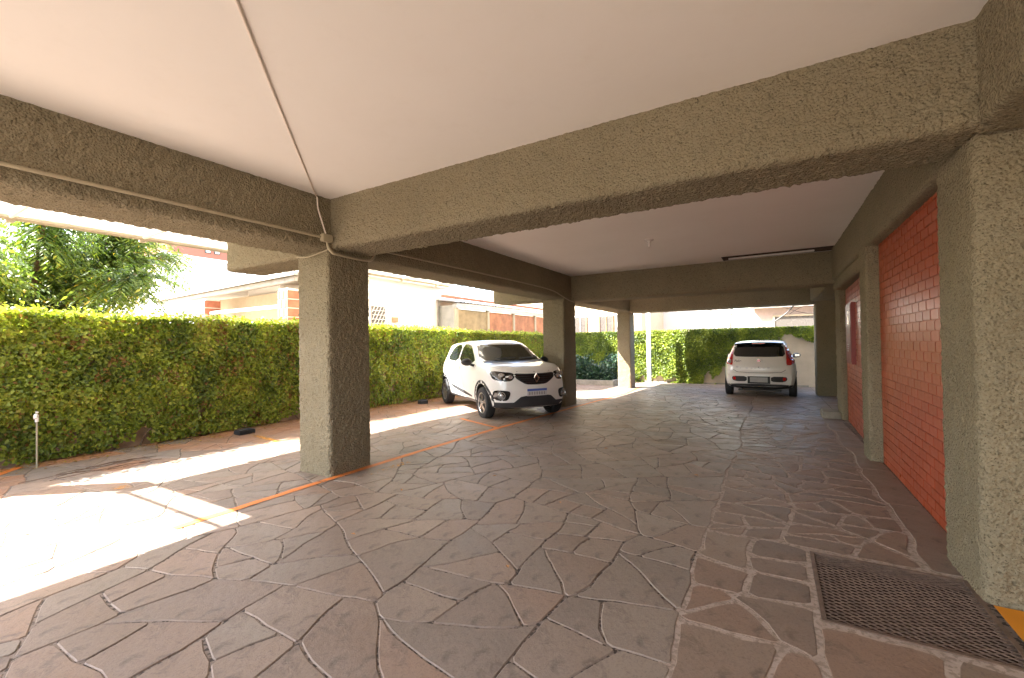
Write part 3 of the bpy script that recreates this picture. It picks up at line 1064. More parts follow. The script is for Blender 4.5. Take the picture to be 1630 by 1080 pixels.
lw = empty('garden_wall', (0, 0, 0))
tag(lw, 'long garden wall thickly covered in creeping fig along the left side', 'wall')
f = MB()
ys = [-6, 6, 18.2]
tops = [1.83, 1.80, 1.66]
for i in range(2):
    a, c = ys[i], ys[i + 1]
    f.add([(-8.25, a, -.4), (-8.0, a, -.4), (-8.0, a, tops[i]), (-8.25, a, tops[i]), (-8.25, c, -.4), (-8.0, c, -.4), (-8.0, c, tops[i + 1]), (-8.25, c, tops[i + 1])],
          [(0, 1, 2, 3), (4, 5, 6, 7), (0, 1, 5, 4), (1, 2, 6, 5), (2, 3, 7, 6), (3, 0, 4, 7)])
f.build('masonry', M['wall_old'], lw)


def wall_leaves(n, y0, y1, dens_seed, top):
    y = RNG.uniform(y0, y1, n)
    t = RNG.uniform(0, 1, n) ** 0.95
    ztop = np.interp(y, ys, tops) + 0.06
    zb = np.array([zg(q) for q in y]) + 0.03
    z = zb + (ztop - zb) * t
    P0 = np.column_stack([np.zeros(n), y, z])
    bulge = 0.16 + 0.32 * (vnoise(P0, 1 / 0.7, 31) + 0.3) * 0.5 + 0.10 * vnoise(P0, 1 / 0.2, 32)
    bulge *= np.clip(0.45 + 1.2 * t, 0, 1)
    x = -8.0 + np.clip(bulge, 0.015, 1) * RNG.uniform(0.25, 1.0, n) ** 0.5
    keep = (vnoise(P0, 1 / 0.45, 33) + 0.35 * vnoise(P0, 1 / 0.12, 35) + 0.9 * t + RNG.uniform(-.12, .12, n)) > -0.16
    P = np.column_stack([x, y, z])[keep]
    tn = 0.42 + 0.75 * vnoise(P, 1 / 0.35, 34) + RNG.normal(0, 0.20, len(P))
    tn = np.clip(tn, 0, 0.9)
    br = (RNG.uniform(size=len(P)) < 0.05) | ((vnoise(P, 1 / 0.25, 36) > 0.27) & (RNG.uniform(size=len(P)) < 0.35))
    tn[br] = RNG.uniform(0.92, 1, br.sum())
    return P, np.tile([1.0, 0, 0.35], (len(P), 1)), tn


P, N_, tn = wall_leaves(62000, 0.2, 6.5, 1, 0)
leaf_cloud(P, N_, 0.047, M['ivy'], 'creeper', lw, tn)
P, N_, tn = wall_leaves(52000, 6.5, 17.6, 1, 0)
leaf_cloud(P, N_, 0.055, M['ivy'], 'creeper', lw, tn)
n = 9000
y = RNG.uniform(0, 17.6, n)
zt = np.interp(y, ys, tops)
P = np.column_stack([RNG.uniform(-8.28, -7.68, n), y, zt + 0.02 + np.abs(RNG.normal(0, 0.045, n)) + 0.08 * np.clip(vnoise(np.column_stack([y * 0, y, y * 0]), 1 / 0.5, 44) * 2, 0, 1)])
leaf_cloud(P, np.tile([0.3, 0, 1.0], (n, 1)), 0.05, M['ivy'], 'creeper_top', lw, np.clip(RNG.normal(0.6, 0.2, n), 0, 0.9), droop=0.1)
f = MB()
for k in range(26):
    y0 = random.uniform(0.8, 10)
    pts = [(-7.97, y0, zg(y0))]
    for j in range(6):
        q = pts[-1]
        pts.append((-7.97 + random.uniform(0, 0.09), q[1] + random.uniform(-.12, .12), q[2] + random.uniform(.12, .25)))
    f.tube(smooth_path(pts, 3), [0.014 - 0.0004 * i for i in range(len(smooth_path(pts, 3)))], 5)
f.build('creeper_stems', M['bark'], lw, True)

ew = empty('garden_wall', (0, 17.95, 0))
tag(ew, 'beige end wall half covered in dark creeper behind the parked cars', 'wall')
f = MB(); f.box((-8.0, 0.0, -0.5), (6.0, 0.22, 1.84)); f.build('masonry', M['wall_beige'], ew)
f = MB(); f.box((-8.0, -0.06, -0.4), (1.06, -0.001, -0.155)); f.build('plinth', M['concrete'], ew)
n = 85000
x = RNG.uniform(-8.1, 1.6, n); t = RNG.uniform(0, 1, n)
z = -0.2 + 2.06 * t
# lower limit of the creeper along x
lim = np.interp(x, [-8, -3.6, -2.6, -2.1, -1.6, -1.0, -0.4, 0.2, 1.0, 1.6], [-0.2, -0.2, -0.15, 0.0, 0.3, 0.45, 0.8, 1.2, 1.45, 1.55])
P0 = np.column_stack([x, np.zeros(n), z])
keep = z > lim + 0.75 * vnoise(P0, 1 / 0.30, 41) + 0.3 * vnoise(P0, 1 / 0.1, 42)
th = 0.10 + 0.25 * (vnoise(P0, 1 / 0.6, 43) + 0.3)
P = np.column_stack([x, -np.clip(th, 0.02, 1) * RNG.uniform(0.2, 1, n), z])[keep]
tn = np.clip(0.30 + 0.7 * vnoise(P, 1 / 0.3, 45) + RNG.normal(0, 0.17, len(P)), 0, 0.86)
leaf_cloud(P, np.tile([0, -1.0, 0.3], (len(P), 1)), 0.055, M['ivy'], 'creeper', ew, tn)

# planter with low plants at the far left
pl = empty('planter', (-6.3, 16.2, zg(16.2)))
tag(pl, 'low kerbed planter with dark leafy plants at the far left end', 'planter')
f = MB(); f.box((-1.7, -0.7, -0.1), (1.35, -0.55, 0.2), 0.01); f.box((1.21, -0.549, -0.1), (1.35, 1.3, 0.2), 0.01); f.build('kerb', M['concrete'], pl, True)
f = MB(); f.box((-1.7, -0.54, -0.1), (1.2, 1.3, 0.12)); f.build('soil', M['dirt'], pl)
n = 9000
c = RNG.uniform(size=(n, 3)) * [2.7, 1.6, 1] + [-1.6, -0.5, 0.1]
hh = 0.45 + 1.1 * np.clip(vnoise(np.column_stack([c[:, 0], c[:, 1], c[:, 1] * 0]), 1 / 0.5, 51) + 0.15, 0, 1)
hh = np.where(c[:, 0] > 0.5, hh * 1.8 * np.clip((c[:, 1] + .3), 0.4, 1.3), hh)
c[:, 2] = 0.1 + hh * RNG.uniform(0, 1, n)
leaf_cloud(c, np.tile([0.2, -0.6, 0.6], (n, 1)), 0.085, M['plant'], 'foliage', pl, np.clip(RNG.normal(0.5, 0.25, n), 0, 1))

n = 2600
x = -7.95 + np.abs(RNG.normal(0, 0.28, n)); y = RNG.uniform(0.3, 17, n)
P = np.column_stack([x, y, np.array([zg(q) for q in y]) + 0.010 + RNG.uniform(0, 0.012, n)])
lt_ = leaf_cloud(P, np.tile([0, 0, 1.0], (n, 1)), 0.032, M['ivy'], 'leaf_litter', None, RNG.uniform(0.9, 1, n), droop=0.0, spread=0.25)
tag(lt_, 'brown leaf litter strewn along the foot of the creeper wall', 'leaf litter')

# downpipe by the lit creeper
dp = empty('downpipe', (-4.02, 17.0, zg(17)))
tag(dp, 'white square downpipe standing in the sun in front of the lit creeper', 'pipe')
f = MB(); f.box((-0.07, -0.06, 0), (0.07, 0.06, 2.85), 0.01); f.build('pipe', M['white'], dp, True)
for za, zb_, q in ((0, 0.05, 0.01), (1.9, 1.96, 0.002)):
    f = MB(); f.box((-0.08 - q, -0.07 - q, za), (0.08 + q, 0.07 + q, zb_), 0.008); f.build('collar', M['white'], dp, True)

# ------------------------------------------------------------------ small things on the floor
f = MB(); f.box((-7.52, 3.80, 0.003), (-7.34, 4.06, 0.075), 0.012)
tag(f.build('wheel_stop', M['black_rubber'], None, True), 'black rectangular wheel stop on the floor near the creeper wall', 'wheel stop')
o = lathe(MB(), [(0.12, 0.003), (0.125, 0.03), (0.125, 0.08), (0.11, 0.095), (0.07, 0.095), (0.065, 0.085)], 24).build('wheel_stop', M['black_rubber'], None, True, (-7.45, 8.2, zg(8.2)))
tag(o, 'round black rubber disc on the floor near the white car rear wheel', 'wheel stop')
tp = empty('garden_tap', (-7.62, 1.62, 0))
tag(tp, 'thin white standpipe with a tap in front of the creeper wall', 'tap')
tube_obj('pipe', [(0, 0, 0), (0, 0, 0.55)], 0.009, M['conduit'], tp)
tube_obj('spout', smooth_path([(0, 0, 0.55), (0, 0, 0.62), (0.05, -0.02, 0.64), (0.08, -0.03, 0.60)]), 0.017, M['lamp_white'], tp)
MB().box((-0.04, -0.008, 0.66), (0.04, 0.008, 0.675), 0.003).build('handle', M['lamp_white'], tp)
f = MB()
for k in range(14):
    a = random.uniform(-0.5, 0.5); c = (-6.75 + random.uniform(-.25, .25), 1.95 + random.uniform(-.4, .4), 0.012)
    d = Vector((math.sin(a) * 0.3, math.cos(a), 0)) * random.uniform(0.12, 0.32)
    f.tube([(c[0] - d.x, c[1] - d.y, .012), (c[0], c[1] + .02, 0.028), (c[0] + d.x, c[1] + d.y, .012)], 0.004, 4)
tag(f.build('fallen_twigs', M['bark']), 'little heap of dry twigs on the floor near the creeper wall', 'twigs')
spots = [(-1.62, 3.52), (-1.45, 2.35), (-2.55, 3.9), (-3.2, 4.6), (-2.7, 2.2), (-0.7, 4.9), (-1.9, 5.6), (-3.1, 3.1)]
for k, (x, y) in enumerate(spots):
    m = MB()
    s = random.uniform(0.022, 0.036)
    m.add([(-s, 0, 0), (0, -s * .5, s * .25), (s, 0, 0.1 * s), (0, s * .5, s * .3), (0, 0, 0)], [(0, 1, 4), (1, 2, 4), (2, 3, 4), (3, 0, 4)])
    o = m.build('fallen_leaf', M['dryleaf'], None, False, (x, y, 0.007)); o.rotation_euler = (0, 0, random.uniform(0, 6))
    tag(o, ['curled dry orange leaf on the paving in mid foreground', 'dry orange leaf lying nearest the camera', 'dry leaf on the paving in line with the foreground column, farther one',
            'dry leaf close to the foot of the nearest left column', 'dry leaf at the bottom left part of the shaded paving', 'dry leaf by the edge of the pale-jointed paving strip',
            'farthest dry leaf, out in the middle of the driveway', 'dry leaf between the orange line and the middle of the driveway'][k], 'leaf', 'dry leaves on the paving')

# ------------------------------------------------------------------ tree behind the wall
tr = empty('tree', (-11.6, 2.2, -0.4))
tag(tr, 'leafy green tree with arching fronds behind the left garden wall', 'tree')
random.seed(5)
f = MB()
f.tube([(0, 0, 0), (0.1, 0.1, 1.2), (0.0, 0.2, 2.2)], [0.16, 0.13, 0.10], 8)
tips = []
br = MB()
for k in range(26):
    a = 2 * math.pi * k / 26 + random.uniform(-.2, .2)
    R_ = random.uniform(1.5, 2.75)
    hz = random.uniform(1.0, 2.9)
    p = [Vector((0, 0.15, random.uniform(1.5, 2.2)))]
    q = Vector((math.cos(a) * R_, math.sin(a) * R_, 2.0 + hz))
    mid = p[0].lerp(q, 0.5) + Vector((0, 0, 0.35))
    pts = smooth_path([p[0], mid, q], 4)
    br.tube(pts, [0.05 * (1 - i / (len(pts) + 1)) + 0.008 for i in range(len(pts))], 5)
    for t in (2, 3, 4, 5, 6, 7, 8): tips.append(pts[min(t, len(pts) - 1)])
f.build('trunk', M['bark'], tr, True)
br.build('branches', M['bark'], tr, True)
LP = []; LN = []; LD = []
for tp_ in tips:
    for j in range(26):
        d = Vector((random.gauss(0, 1), random.gauss(0, 1), random.gauss(0.35, 0.6))).normalized()
        Lf = random.uniform(0.4, 0.75)
        side = d.cross(Vector((0, 0, 1)))
        if side.length < 0.1: continue
        side.normalize()
        for s_ in range(12):
            u = (s_ + 1) / 12
            q = tp_ + d * Lf * u + Vector((0, 0, -0.45 * Lf * u * u))
            for sg in (-1, 1):
                LP.append(q + side * sg * 0.05 + Vector((0, 0, random.uniform(-.01, .01))))
                LD.append((d * 0.5 + side * sg + Vector((0, 0, -0.35 - 0.4 * u))).normalized())
LP = np.array(LP); LD = np.array(LD)
n = len(LP)
nn = np.cross(LD, RNG.normal(size=(n, 3)) * 0.5 + np.array([0.0, 0.4, 0.0])); nn += [0, 0, 0.8]
nn -= LD * np.sum(nn * LD, 1, keepdims=True); nn /= np.linalg.norm(nn, axis=1, keepdims=True)
sd = np.cross(nn, LD); s = RNG.uniform(0.07, 0.12, n)[:, None]
V = np.stack([LP - LD * s * .1, LP + sd * s * .17 + LD * s * .35, LP + LD * s - [0, 0, 0.01], LP - sd * s * .17 + LD * s * .35], 1).reshape(-1, 3)
i = np.arange(n) * 4
F = np.concatenate([np.stack([i, i + 1, i + 2], 1), np.stack([i, i + 2, i + 3], 1)])
tn = np.clip(0.45 + 0.6 * vnoise(LP, 1 / 0.6, 61) + RNG.normal(0, 0.2, n), 0, 0.93)
tn[RNG.uniform(size=n) < 0.02] = 1.0
tag(link('crown', mesh_np('crown', V, F, M['tree'], tone=np.repeat(tn, 4)), tr), kind='stuff')

# ------------------------------------------------------------------ neighbouring buildings
# carport house with brick pillars
h = empty('carport_house', (-13.5, 6.5, 0))
tag(h, 'low house with a grey overhanging roof and red brick pillars behind the wall', 'house')
f = MB()
f.prism([(-4.2, 2.98), (3.6, 3.16), (3.6, 3.24), (-4.2, 3.06)], lambda p: (p[0], -0.1, p[1]), lambda p: (p[0], 3.0, p[1] + 0.35))
f.build('roof', M['roof_grey'], h)
f = MB()
f.prism([(-4.0, 2.86), (3.5, 3.03), (3.5, 3.15), (-4.0, 2.97)], lambda p: (p[0], -0.02, p[1]), lambda p: (p[0], 0.08, p[1]))
f.build('fascia', M['roof_grey'], h)
f = MB(); f.box((-3.2, 0.9, 0), (3.4, 1.0, 2.98)); f.build('wall', M['cream'], h)
f = MB(); f.box((-1.0, 0.1, 2.42), (2.9, 0.2, 2.50)); f.build('lintel', M['white'], h)
for bx in (-1.05, 3.02):
    f = MB(); f.box((bx - 0.20, 0.0, 0), (bx + 0.20, 0.4, 2.88)); pp = f.build('pillar', M['white'], h)
    zz = 1.5; r_ = 0
    while zz < 2.85:
        xx = bx - 0.215 - (0.09 if r_ % 2 else 0)
        while xx < bx + 0.2:
            a, c = max(xx, bx - 0.215), min(xx + 0.165, bx + 0.215)
            if c - a > 0.03:
                MB().box((a, -0.02, zz), (c, 0.41, min(zz + 0.20, 2.86))).build('brick', M['stonebrick'], pp)
            xx += 0.185
        zz += 0.225; r_ += 1
# white house with lattice window
h = empty('white_house', (-13.2, 10.0, 0))
tag(h, 'tall sunlit white house with a lattice window behind the left wall', 'house')
f = MB(); f.box((-3.5, -1.2, 0), (3.0, 2.2, 6.2)); f.build('wall', M['white'], h)
f = MB(); f.box((-0.9, -2.4, 0), (0.8, -1.201, 10.8)); f.box((-0.9, 2.201, 0), (0.8, 6.0, 10.8)); f.box((-0.9, -1.2, 6.21), (0.8, 2.2, 10.8)); tag(f.build('added_shade_block', M['white'], h), kind='stuff')  # added tall block, sized so its shadow falls over the planter end
f = MB(); f.box((3.0, -1.3, 3.42), (3.35, 2.3, 3.5)); f.build('eave', M['white'], h)
f = MB(); f.box((3.002, -0.95, 1.95), (3.02, -0.42, 2.6)); wn = f.build('window', M['win_dark'], h)
f = MB()
for k in range(6):
    z0 = 1.95 + 0.13 * k
    f.tube([(3.045, -0.95, z0), (3.045, -0.42, z0)], 0.011, 4)
for k in range(-3, 5):
    for s_ in (1,):
        y0 = -0.95 + 0.13 * k
        a = Vector((3.035, max(y0, -0.95), 1.95 + max(0, (-0.95 - y0)) * 1.8)); 
        yb = min(y0 + 0.36, -0.42); c = Vector((3.035, yb, 1.95 + (yb - y0) * 1.8))
        if c.y > a.y: f.tube([a, c], 0.011, 4)
f.build('lattice', M['white'], wn)
f = MB(); f.box((3.001, -0.15, 2.15), (3.06, 0.08, 2.30)); f.build('wall_box', M['board_grey'], h)
f = MB(); f.tube([(3.03, 2.02, 0), (3.03, 2.02, 3.0)], 0.03, 6); f.build('drain_pipe', M['roof_grey'], h)
# plywood shed
h = empty('shed', (-9.4, 12.1, 0))
tag(h, 'shed clad in stained plywood panels with a corrugated metal roof beyond the wall', 'shed')
for k in range(4):
    y0 = 1.95 * k
    f = MB(); f.box((-0.04, y0 + 0.07, 0.3), (0.0, y0 + 1.88, 2.66)); f.build('panel', M['board_grey' if k == 0 else 'board'], h)
for k in range(5):
    f = MB(); f.box((-0.05, 1.95 * k - 0.07, 0), (0.05, 1.95 * k + 0.065, 2.68)); f.build('post', M['cream'], h)
f = MB(); f.box((-0.08, -0.1, 2.685), (0.10, 7.95, 2.83)); f.build('fascia', M['roof_metal'], h)
f = MB()
for k in range(40):
    ya = -0.15 + 0.2 * k
    f.add([(0.25, ya, 2.86), (0.25, ya + 0.1, 2.90), (-3, ya + 0.1, 3.35), (-3, ya, 3.31)], [(0, 1, 2, 3)])
    f.add([(0.25, ya + 0.1, 2.90), (0.25, ya + 0.2, 2.86), (-3, ya + 0.2, 3.31), (-3, ya + 0.1, 3.35)], [(0, 1, 2, 3)])
f.build('roof', M['roof_metal'], h)
f = MB(); f.box((-3.0, 0, 0), (-0.05, 0.1, 2.8)); f.build('end_wall', M['roof_metal'], h)
f = MB(); f.box((-0.3, -0.45, 3.05), (-0.15, 7.6, 3.12)); f.build('top_rail', M['stonebrick'], h)
# cream house with railing at the far left
h = empty('cream_house', (-8.0, 21.5, 0))
tag(h, 'cream house with a brown window and a balcony rail seen over the planter', 'house')
f = MB(); f.box((-6, 0, -0.4), (2.6, 5, 7.5)); f.build('wall', M['cream'], h)
for xx in (-0.9, 0.5):
    f = MB(); f.box((xx, -0.03, 1.9), (xx + 0.65, 0.02, 2.85)); wn = f.build('window', M['win_dark'], h)
    f = MB()
    f.box((xx - .05, -0.06, 1.85), (xx, -0.031, 2.9)); f.box((xx + .65, -0.06, 1.85), (xx + .7, -0.031, 2.9)); f.box((xx + .3, -0.06, 1.85), (xx + .35, -0.031, 2.9)); f.build('frame', M['board'], wn)
f = MB(); f.tube([(-3, -0.9, 2.72), (2.6, -0.9, 2.72)], 0.035, 6)
for k in range(7): f.tube([(-3 + 0.93 * k, -0.9, 1.6), (-3 + 0.93 * k, -0.9, 2.72)], 0.018, 5)
f.build('railing', M['white'], h)
# houses over the end wall
h = empty('pink_house', (2.0, 24.0, 0))
tag(h, 'pinkish grey house with a shutter window over the end wall on the right', 'house')
f = MB(); f.box((-2.7, 0, -0.4), (5, 5, 3.4)); f.build('wall', M['pink'], h)
f = MB(); f.box((-1.85, -0.05, 1.9), (2.0, 0.03, 2.5)); wn = f.build('window', M['win_dark'], h)
f = MB(); f.box((-1.92, -0.09, 2.5), (2.06, -0.001, 2.58)); f.box((-1.92, -0.09, 1.9), (-1.85, -0.001, 2.499)); f.build('frame', M['cream'], wn)
f = MB(); f.box((-2.8, -0.35, 2.92), (5, -0.001, 3.02)); f.build('eave', M['roof_grey'], h)
h = empty('pale_house', (-3.5, 27.0, 0))
tag(h, 'pale green and white house in the middle beyond the end wall', 'house')
f = MB(); f.box((-3.0, 0, -0.4), (1.6, 4, 7.0)); f.build('white_wall', M['white'], h)
f = MB(); f.box((1.61, -0.2, -0.4), (3.6, 4, 7.0)); f.build('green_wall', M['teal'], h)
f = MB(); f.tube([(1.6, -0.25, 1), (1.6, -0.25, 4)], 0.04, 6); f.build('drain_pipe', M['roof_grey'], h)
# distant apartment building
h = empty('distant_apartment_building', (-42, 15.2, 0))
tag(h, 'distant terracotta apartment building with small square windows', 'building')
f = MB(); f.box((-8, 0, 0), (2, 16, 8.9)); f.build('lower_wall', M['white'], h)
f = MB(); f.box((-8, 0.3, 8.91), (2, 14, 13.5)); f.build('upper_wall', M['apt'], h)
for yy in (2.9, 3.6, 4.9, 8.0, 8.8):
    for zz in (9.3, 11.8):
        f = MB(); f.box((2.001, yy, zz), (2.05, yy + 0.45, zz + 0.75)); wn = f.build('window', M['frame_dark'], h)
        f = MB(); f.box((2.051, yy + .06, zz + .06), (2.07, yy + .39, zz + .34)); f.box((2.051, yy + .06, zz + .40), (2.07, yy + .39, zz + .69)); f.build('pane', M['teal'], wn)
# wires beyond the end wall
f = MB()
f.tube(smooth_path([(-3.0, 20, 2.9), (-1.9, 20, 2.62), (-1.5, 20, 2.5), (-0.6, 20, 2.5)]), 0.014, 5)
f.tube(smooth_path([(-0.1, 20.5, 2.0), (0.5, 20.5, 2.45), (0.9, 20.5, 2.9)]), 0.03, 5)
f.tube(smooth_path([(0.6, 20.2, 2.4), (1.2, 20.2, 2.7), (2.2, 20.2, 2.45)]), 0.01, 5)
f.tube(smooth_path([(0.4, 20.3, 2.7), (1.4, 20.3, 2.4), (2.4, 20.3, 2.8)]), 0.01, 5)
tag(f.build('overhead_wires', M['frame_dark']), 'tangle of dark overhead wires beyond the end wall', 'wires')

#CARS#
# ------------------------------------------------------------------ cars
def gsm(xs, tab, sig=0.03):
    t = sorted(tab)
    v = np.interp(xs, [a for a, _ in t], [c for _, c in t])
    if sig <= 0: return v
    dx = xs[1] - xs[0]; k = int(3 * sig / dx) + 1
    ker = np.exp(-0.5 * (np.arange(-k, k + 1) * dx / sig) ** 2); ker /= ker.sum()
    vp = np.concatenate([2 * v[0] - v[k:0:-1], v, 2 * v[-1] - v[-2:-k - 2:-1]])
    return np.convolve(vp, ker, 'valid')


def chaikin(P, it=2):
    for _ in range(it):
        Q = [P[0]]
        for a, c in zip(P[:-1], P[1:]):
            Q.append(a * 0.75 + c * 0.25); Q.append(a * 0.25 + c * 0.75)
        Q.append(P[-1]); P = np.array(Q)
    return P


def make_body(T, Lh, nose, tail, axles, R_arch):
    xs = np.linspace(-Lh, Lh, 150)
    g = {k: gsm(xs, v, 0.028 if k != 'ztop' else 0.022) for k, v in T.items()}
    rings = []
    for i, x in enumerate(xs):
        w_, zb, zt, zl, wt = g['w'][i], g['zb'][i], g['ztop'][i], min(g['belt'][i], g['ztop'][i] - 0.02), g['wt'][i]
        hgt = zl - zb
        P = np.array([(0, zb), (w_ * 0.55, zb), (w_ * 0.86, zb + 0.005), (w_ * 0.955, zb + 0.05), (w_ * 0.985, zb + 0.28 * hgt), (w_, zb + 0.52 * hgt),
                      (w_ * 0.992, zb + 0.74 * hgt), (w_ * 0.965, zl - 0.055), (w_ * 0.925, zl),
                      (w_ * 0.925 * 0.67 + wt * 0.33, zl + (zt - 0.06 - zl) * 0.33 if zt - zl > 0.1 else zl + (zt - zl) * 0.3),
                      (w_ * 0.925 * 0.33 + wt * 0.67, zl + (zt - 0.06 - zl) * 0.68 if zt - zl > 0.1 else zl + (zt - zl) * 0.55),
                      (wt, max(zt - 0.055, zl + (zt - zl) * 0.7)), (wt * 0.86, zt - 0.017 * min(1, (zt - zl) / 0.1)), (wt * 0.5, zt - 0.004), (0, zt)])
        P = chaikin(P, 2)
        # resample evenly enough: keep count constant
        rings.append(P)
    n = len(rings[0])
    V = []; idx = []
    for i, x in enumerate(xs):
        row = []
        P = rings[i]
        full = [(-p[0], p[1]) for p in P[::-1][:-1][::-1]][::-1] if False else None
        loop = [(p[0], p[1]) for p in P] + [(-p[0], p[1]) for p in P[-2:0:-1]]
        for (yy, zz) in loop:
            row.append(len(V)); V.append([x, yy, zz])
        idx.append(row)
    m = len(idx[0])
    F = []
    for i in range(len(xs) - 1):
        for k in range(m):
            k2 = (k + 1) % m
            F.append((idx[i][k], idx[i][k2], idx[i + 1][k2], idx[i + 1][k]))
    # end caps made of shrinking rings
    for end in (0, -1):
        prev = idx[end]
        base = np.array([V[q] for q in prev])
        c = base.mean(0); c[2] = (base[:, 2].max() + base[:, 2].min()) / 2
        for s in (0.86, 0.7, 0.54, 0.38, 0.22, 0.08):
            row = []
            for q in base:
                row.append(len(V)); V.append(list(c + (q - c) * s))
            for k in range(m):
                k2 = (k + 1) % m
                f_ = (prev[k], prev[k2], row[k2], row[k])
                F.append(f_ if end == -1 else f_[::-1])
            prev = row
        V.append(list(c)); ci = len(V) - 1
        for k in range(m):
            f_ = (prev[k], prev[(k + 1) % m], ci)
            F.append(f_ if end == -1 else f_[::-1])
    V = np.array(V)
    # bow the nose and the tail in plan and in profile
    def sst(a, c, x):
        t = np.clip((x - a) / (c - a), 0, 1); return t * t * (3 - 2 * t)
    tf = sst(nose[0], Lh, V[:, 0]); tb = sst(nose[0], Lh, -V[:, 0])
    yn = np.abs(V[:, 1])
    V[:, 0] -= tf * (nose[1] * (yn / 0.7) ** 2.6 + np.interp(V[:, 2], nose[2], nose[3]))
    V[:, 0] += tb * (tail[1] * (yn / 0.7) ** 2.6 + np.interp(V[:, 2], tail[2], tail[3]))
    me = bpy.data.meshes.new('body')
    me.from_pydata(V.tolist(), [], F)
    bm = bmesh.new(); bm.from_mesh(me)
    bmesh.ops.recalc_face_normals(bm, faces=bm.faces)
    for f_ in bm.faces: f_.smooth = True
    bm.to_mesh(me); bm.free()
    return me


def cut_arches(me, axles, R_arch, yw, zc, mats):
    ob = bpy.data.objects.new('body_src', me); COL.objects.link(ob)
    cut = MB()
    for ax in axles:
        for s in (-1, 1):
            vs = []; seg = 40
            for yy in (s * (yw - 0.30), s * (yw + 0.4)):
                for k in range(seg):
                    a = 2 * math.pi * k / seg
                    vs.append((ax + R_arch * math.cos(a), yy, zc + R_arch * math.sin(a)))
            fs = [(k, (k + 1) % seg, seg + (k + 1) % seg, seg + k) for k in range(seg)] + [tuple(range(seg)), tuple(range(seg, 2 * seg))]
            cut.add(vs, fs)
    co = cut.build('cutter', mats[1])
    for m_ in mats: me.materials.append(m_)
    co.data.materials.clear(); co.data.materials.append(mats[0]); co.data.materials.append(mats[1])
    for p in co.data.polygons: p.material_index = 1
    md = ob.modifiers.new('cut', 'BOOLEAN'); md.operation = 'DIFFERENCE'; md.object = co; md.solver = 'EXACT'
    dg = bpy.context.evaluated_depsgraph_get()
    new = bpy.data.meshes.new_from_object(ob.evaluated_get(dg))
    bpy.data.objects.remove(ob); bpy.data.objects.remove(co)
    new.name = 'body'
    try: new.set_sharp_from_angle(angle=math.radians(35))
    except Exception: pass
    return new


class Skin:
    """lays panels, glass and trim onto a body: outlines are given in a side or end view"""
    def __init__(s, me):
        s.me = me
        s.vs = [v.co.copy() for v in me.vertices]
        s.bvh = BVHTree.FromPolygons(s.vs, [tuple(p.vertices) for p in me.polygons])

    def hit(s, view, u, v):
        """view: 'R','L' side (u = x, v = z); 'F','B' end (u = y, v = z); 'T' top (u = x, v = y)"""
        if view == 'R': o, d = Vector((u, -3, v)), Vector((0, 1, 0))
        elif view == 'L': o, d = Vector((u, 3, v)), Vector((0, -1, 0))
        elif view == 'F': o, d = Vector((4, u, v)), Vector((-1, 0, 0))
        elif view == 'B': o, d = Vector((-4, u, v)), Vector((1, 0, 0))
        else: o, d = Vector((u, v, 3)), Vector((0, 0, -1))
        r = s.bvh.ray_cast(o, d)
        return r[0], r[1], d

    def patch(s, name, view, poly, mat, parent, off=0.004, th=0.02, grid=0.05, hole=None, smooth=True, dmax=None):
        bnd = []
        m = len(poly)
        for i in range(m):
            a, c = Vector(poly[i]), Vector(poly[(i + 1) % m])
            k = max(1, int((c - a).length / grid))
            for t in range(k): bnd.append(a.lerp(c, t / k))
        pts = list(bnd)
        edges = [(i, (i + 1) % len(bnd)) for i in range(len(bnd))]
        us = [p.x for p in bnd]; vs_ = [p.y for p in bnd]
        u = min(us) + grid * 0.5
        while u < max(us):
            v = min(vs_) + grid * 0.5
            while v < max(vs_):
                if s.inside((u, v), poly) and min((Vector((u, v)) - q).length for q in bnd) > grid * 0.4:
                    pts.append(Vector((u, v)))
                v += grid
            u += grid
        r = delaunay_2d_cdt(pts, edges, [], 1, 1e-5)
        P2, T = r[0], r[2]
        top = []
        hs = [s.hit(view, q.x, q.y) for q in P2]
        good = [h for h in hs if h[0] is not None]
        if not good: return None
        for q, h in zip(P2, hs):
            if h[0] is None:
                q2 = min(good, key=lambda g: (g[0].y - q.x) ** 2 + (g[0].z - q.y) ** 2 if view in 'FB' else (g[0].x - q.x) ** 2 + (g[0].z - q.y) ** 2)
                p = q2[0].copy(); nr = q2[1]; d = q2[2]
            else:
                p, nr, d = h[0].copy(), h[1], h[2]
            if nr.dot(d) > 0: nr = -nr
            nr = (nr * 0.5 - d * 0.5).normalized()
            top.append(p + nr * off)
        n = len(top)
        d = hs[0][2] if hs[0][2] else Vector((0, 1, 0))
        V = top + [p + d * th for p in top]
        F = [tuple(t) for t in T]
        F2 = [tuple(n + i for i in t[::-1]) for t in T]
        # rim
        cnt = {}
        for t in T:
            for i in range(len(t)):
                e = (t[i], t[(i + 1) % len(t)]); k = tuple(sorted(e)); cnt.setdefault(k, []).append(e)
        rim = [(e[0][1], e[0][0], n + e[0][0], n + e[0][1]) for e in cnt.values() if len(e) == 1]
        mb = MB(); mb.add(V, F + rim)
        return mb.build(name, mat, parent, smooth)

    @staticmethod
    def inside(p, poly):
        x, y = p; c = False; j = len(poly) - 1
        for i in range(len(poly)):
            xi, yi = poly[i]; xj, yj = poly[j]
            if (yi > y) != (yj > y) and x < (xj - xi) * (y - yi) / (yj - yi) + xi: c = not c
            j = i
        return c


def soft(poly, it=1):
    for _ in range(it):
        out = []
        for i in range(len(poly)):
            a, c = poly[i], poly[(i + 1) % len(poly)]
            out.append((a[0] * .8 + c[0] * .2, a[1] * .8 + c[1] * .2)); out.append((a[0] * .2 + c[0] * .8, a[1] * .2 + c[1] * .8))
        poly = out
    return poly


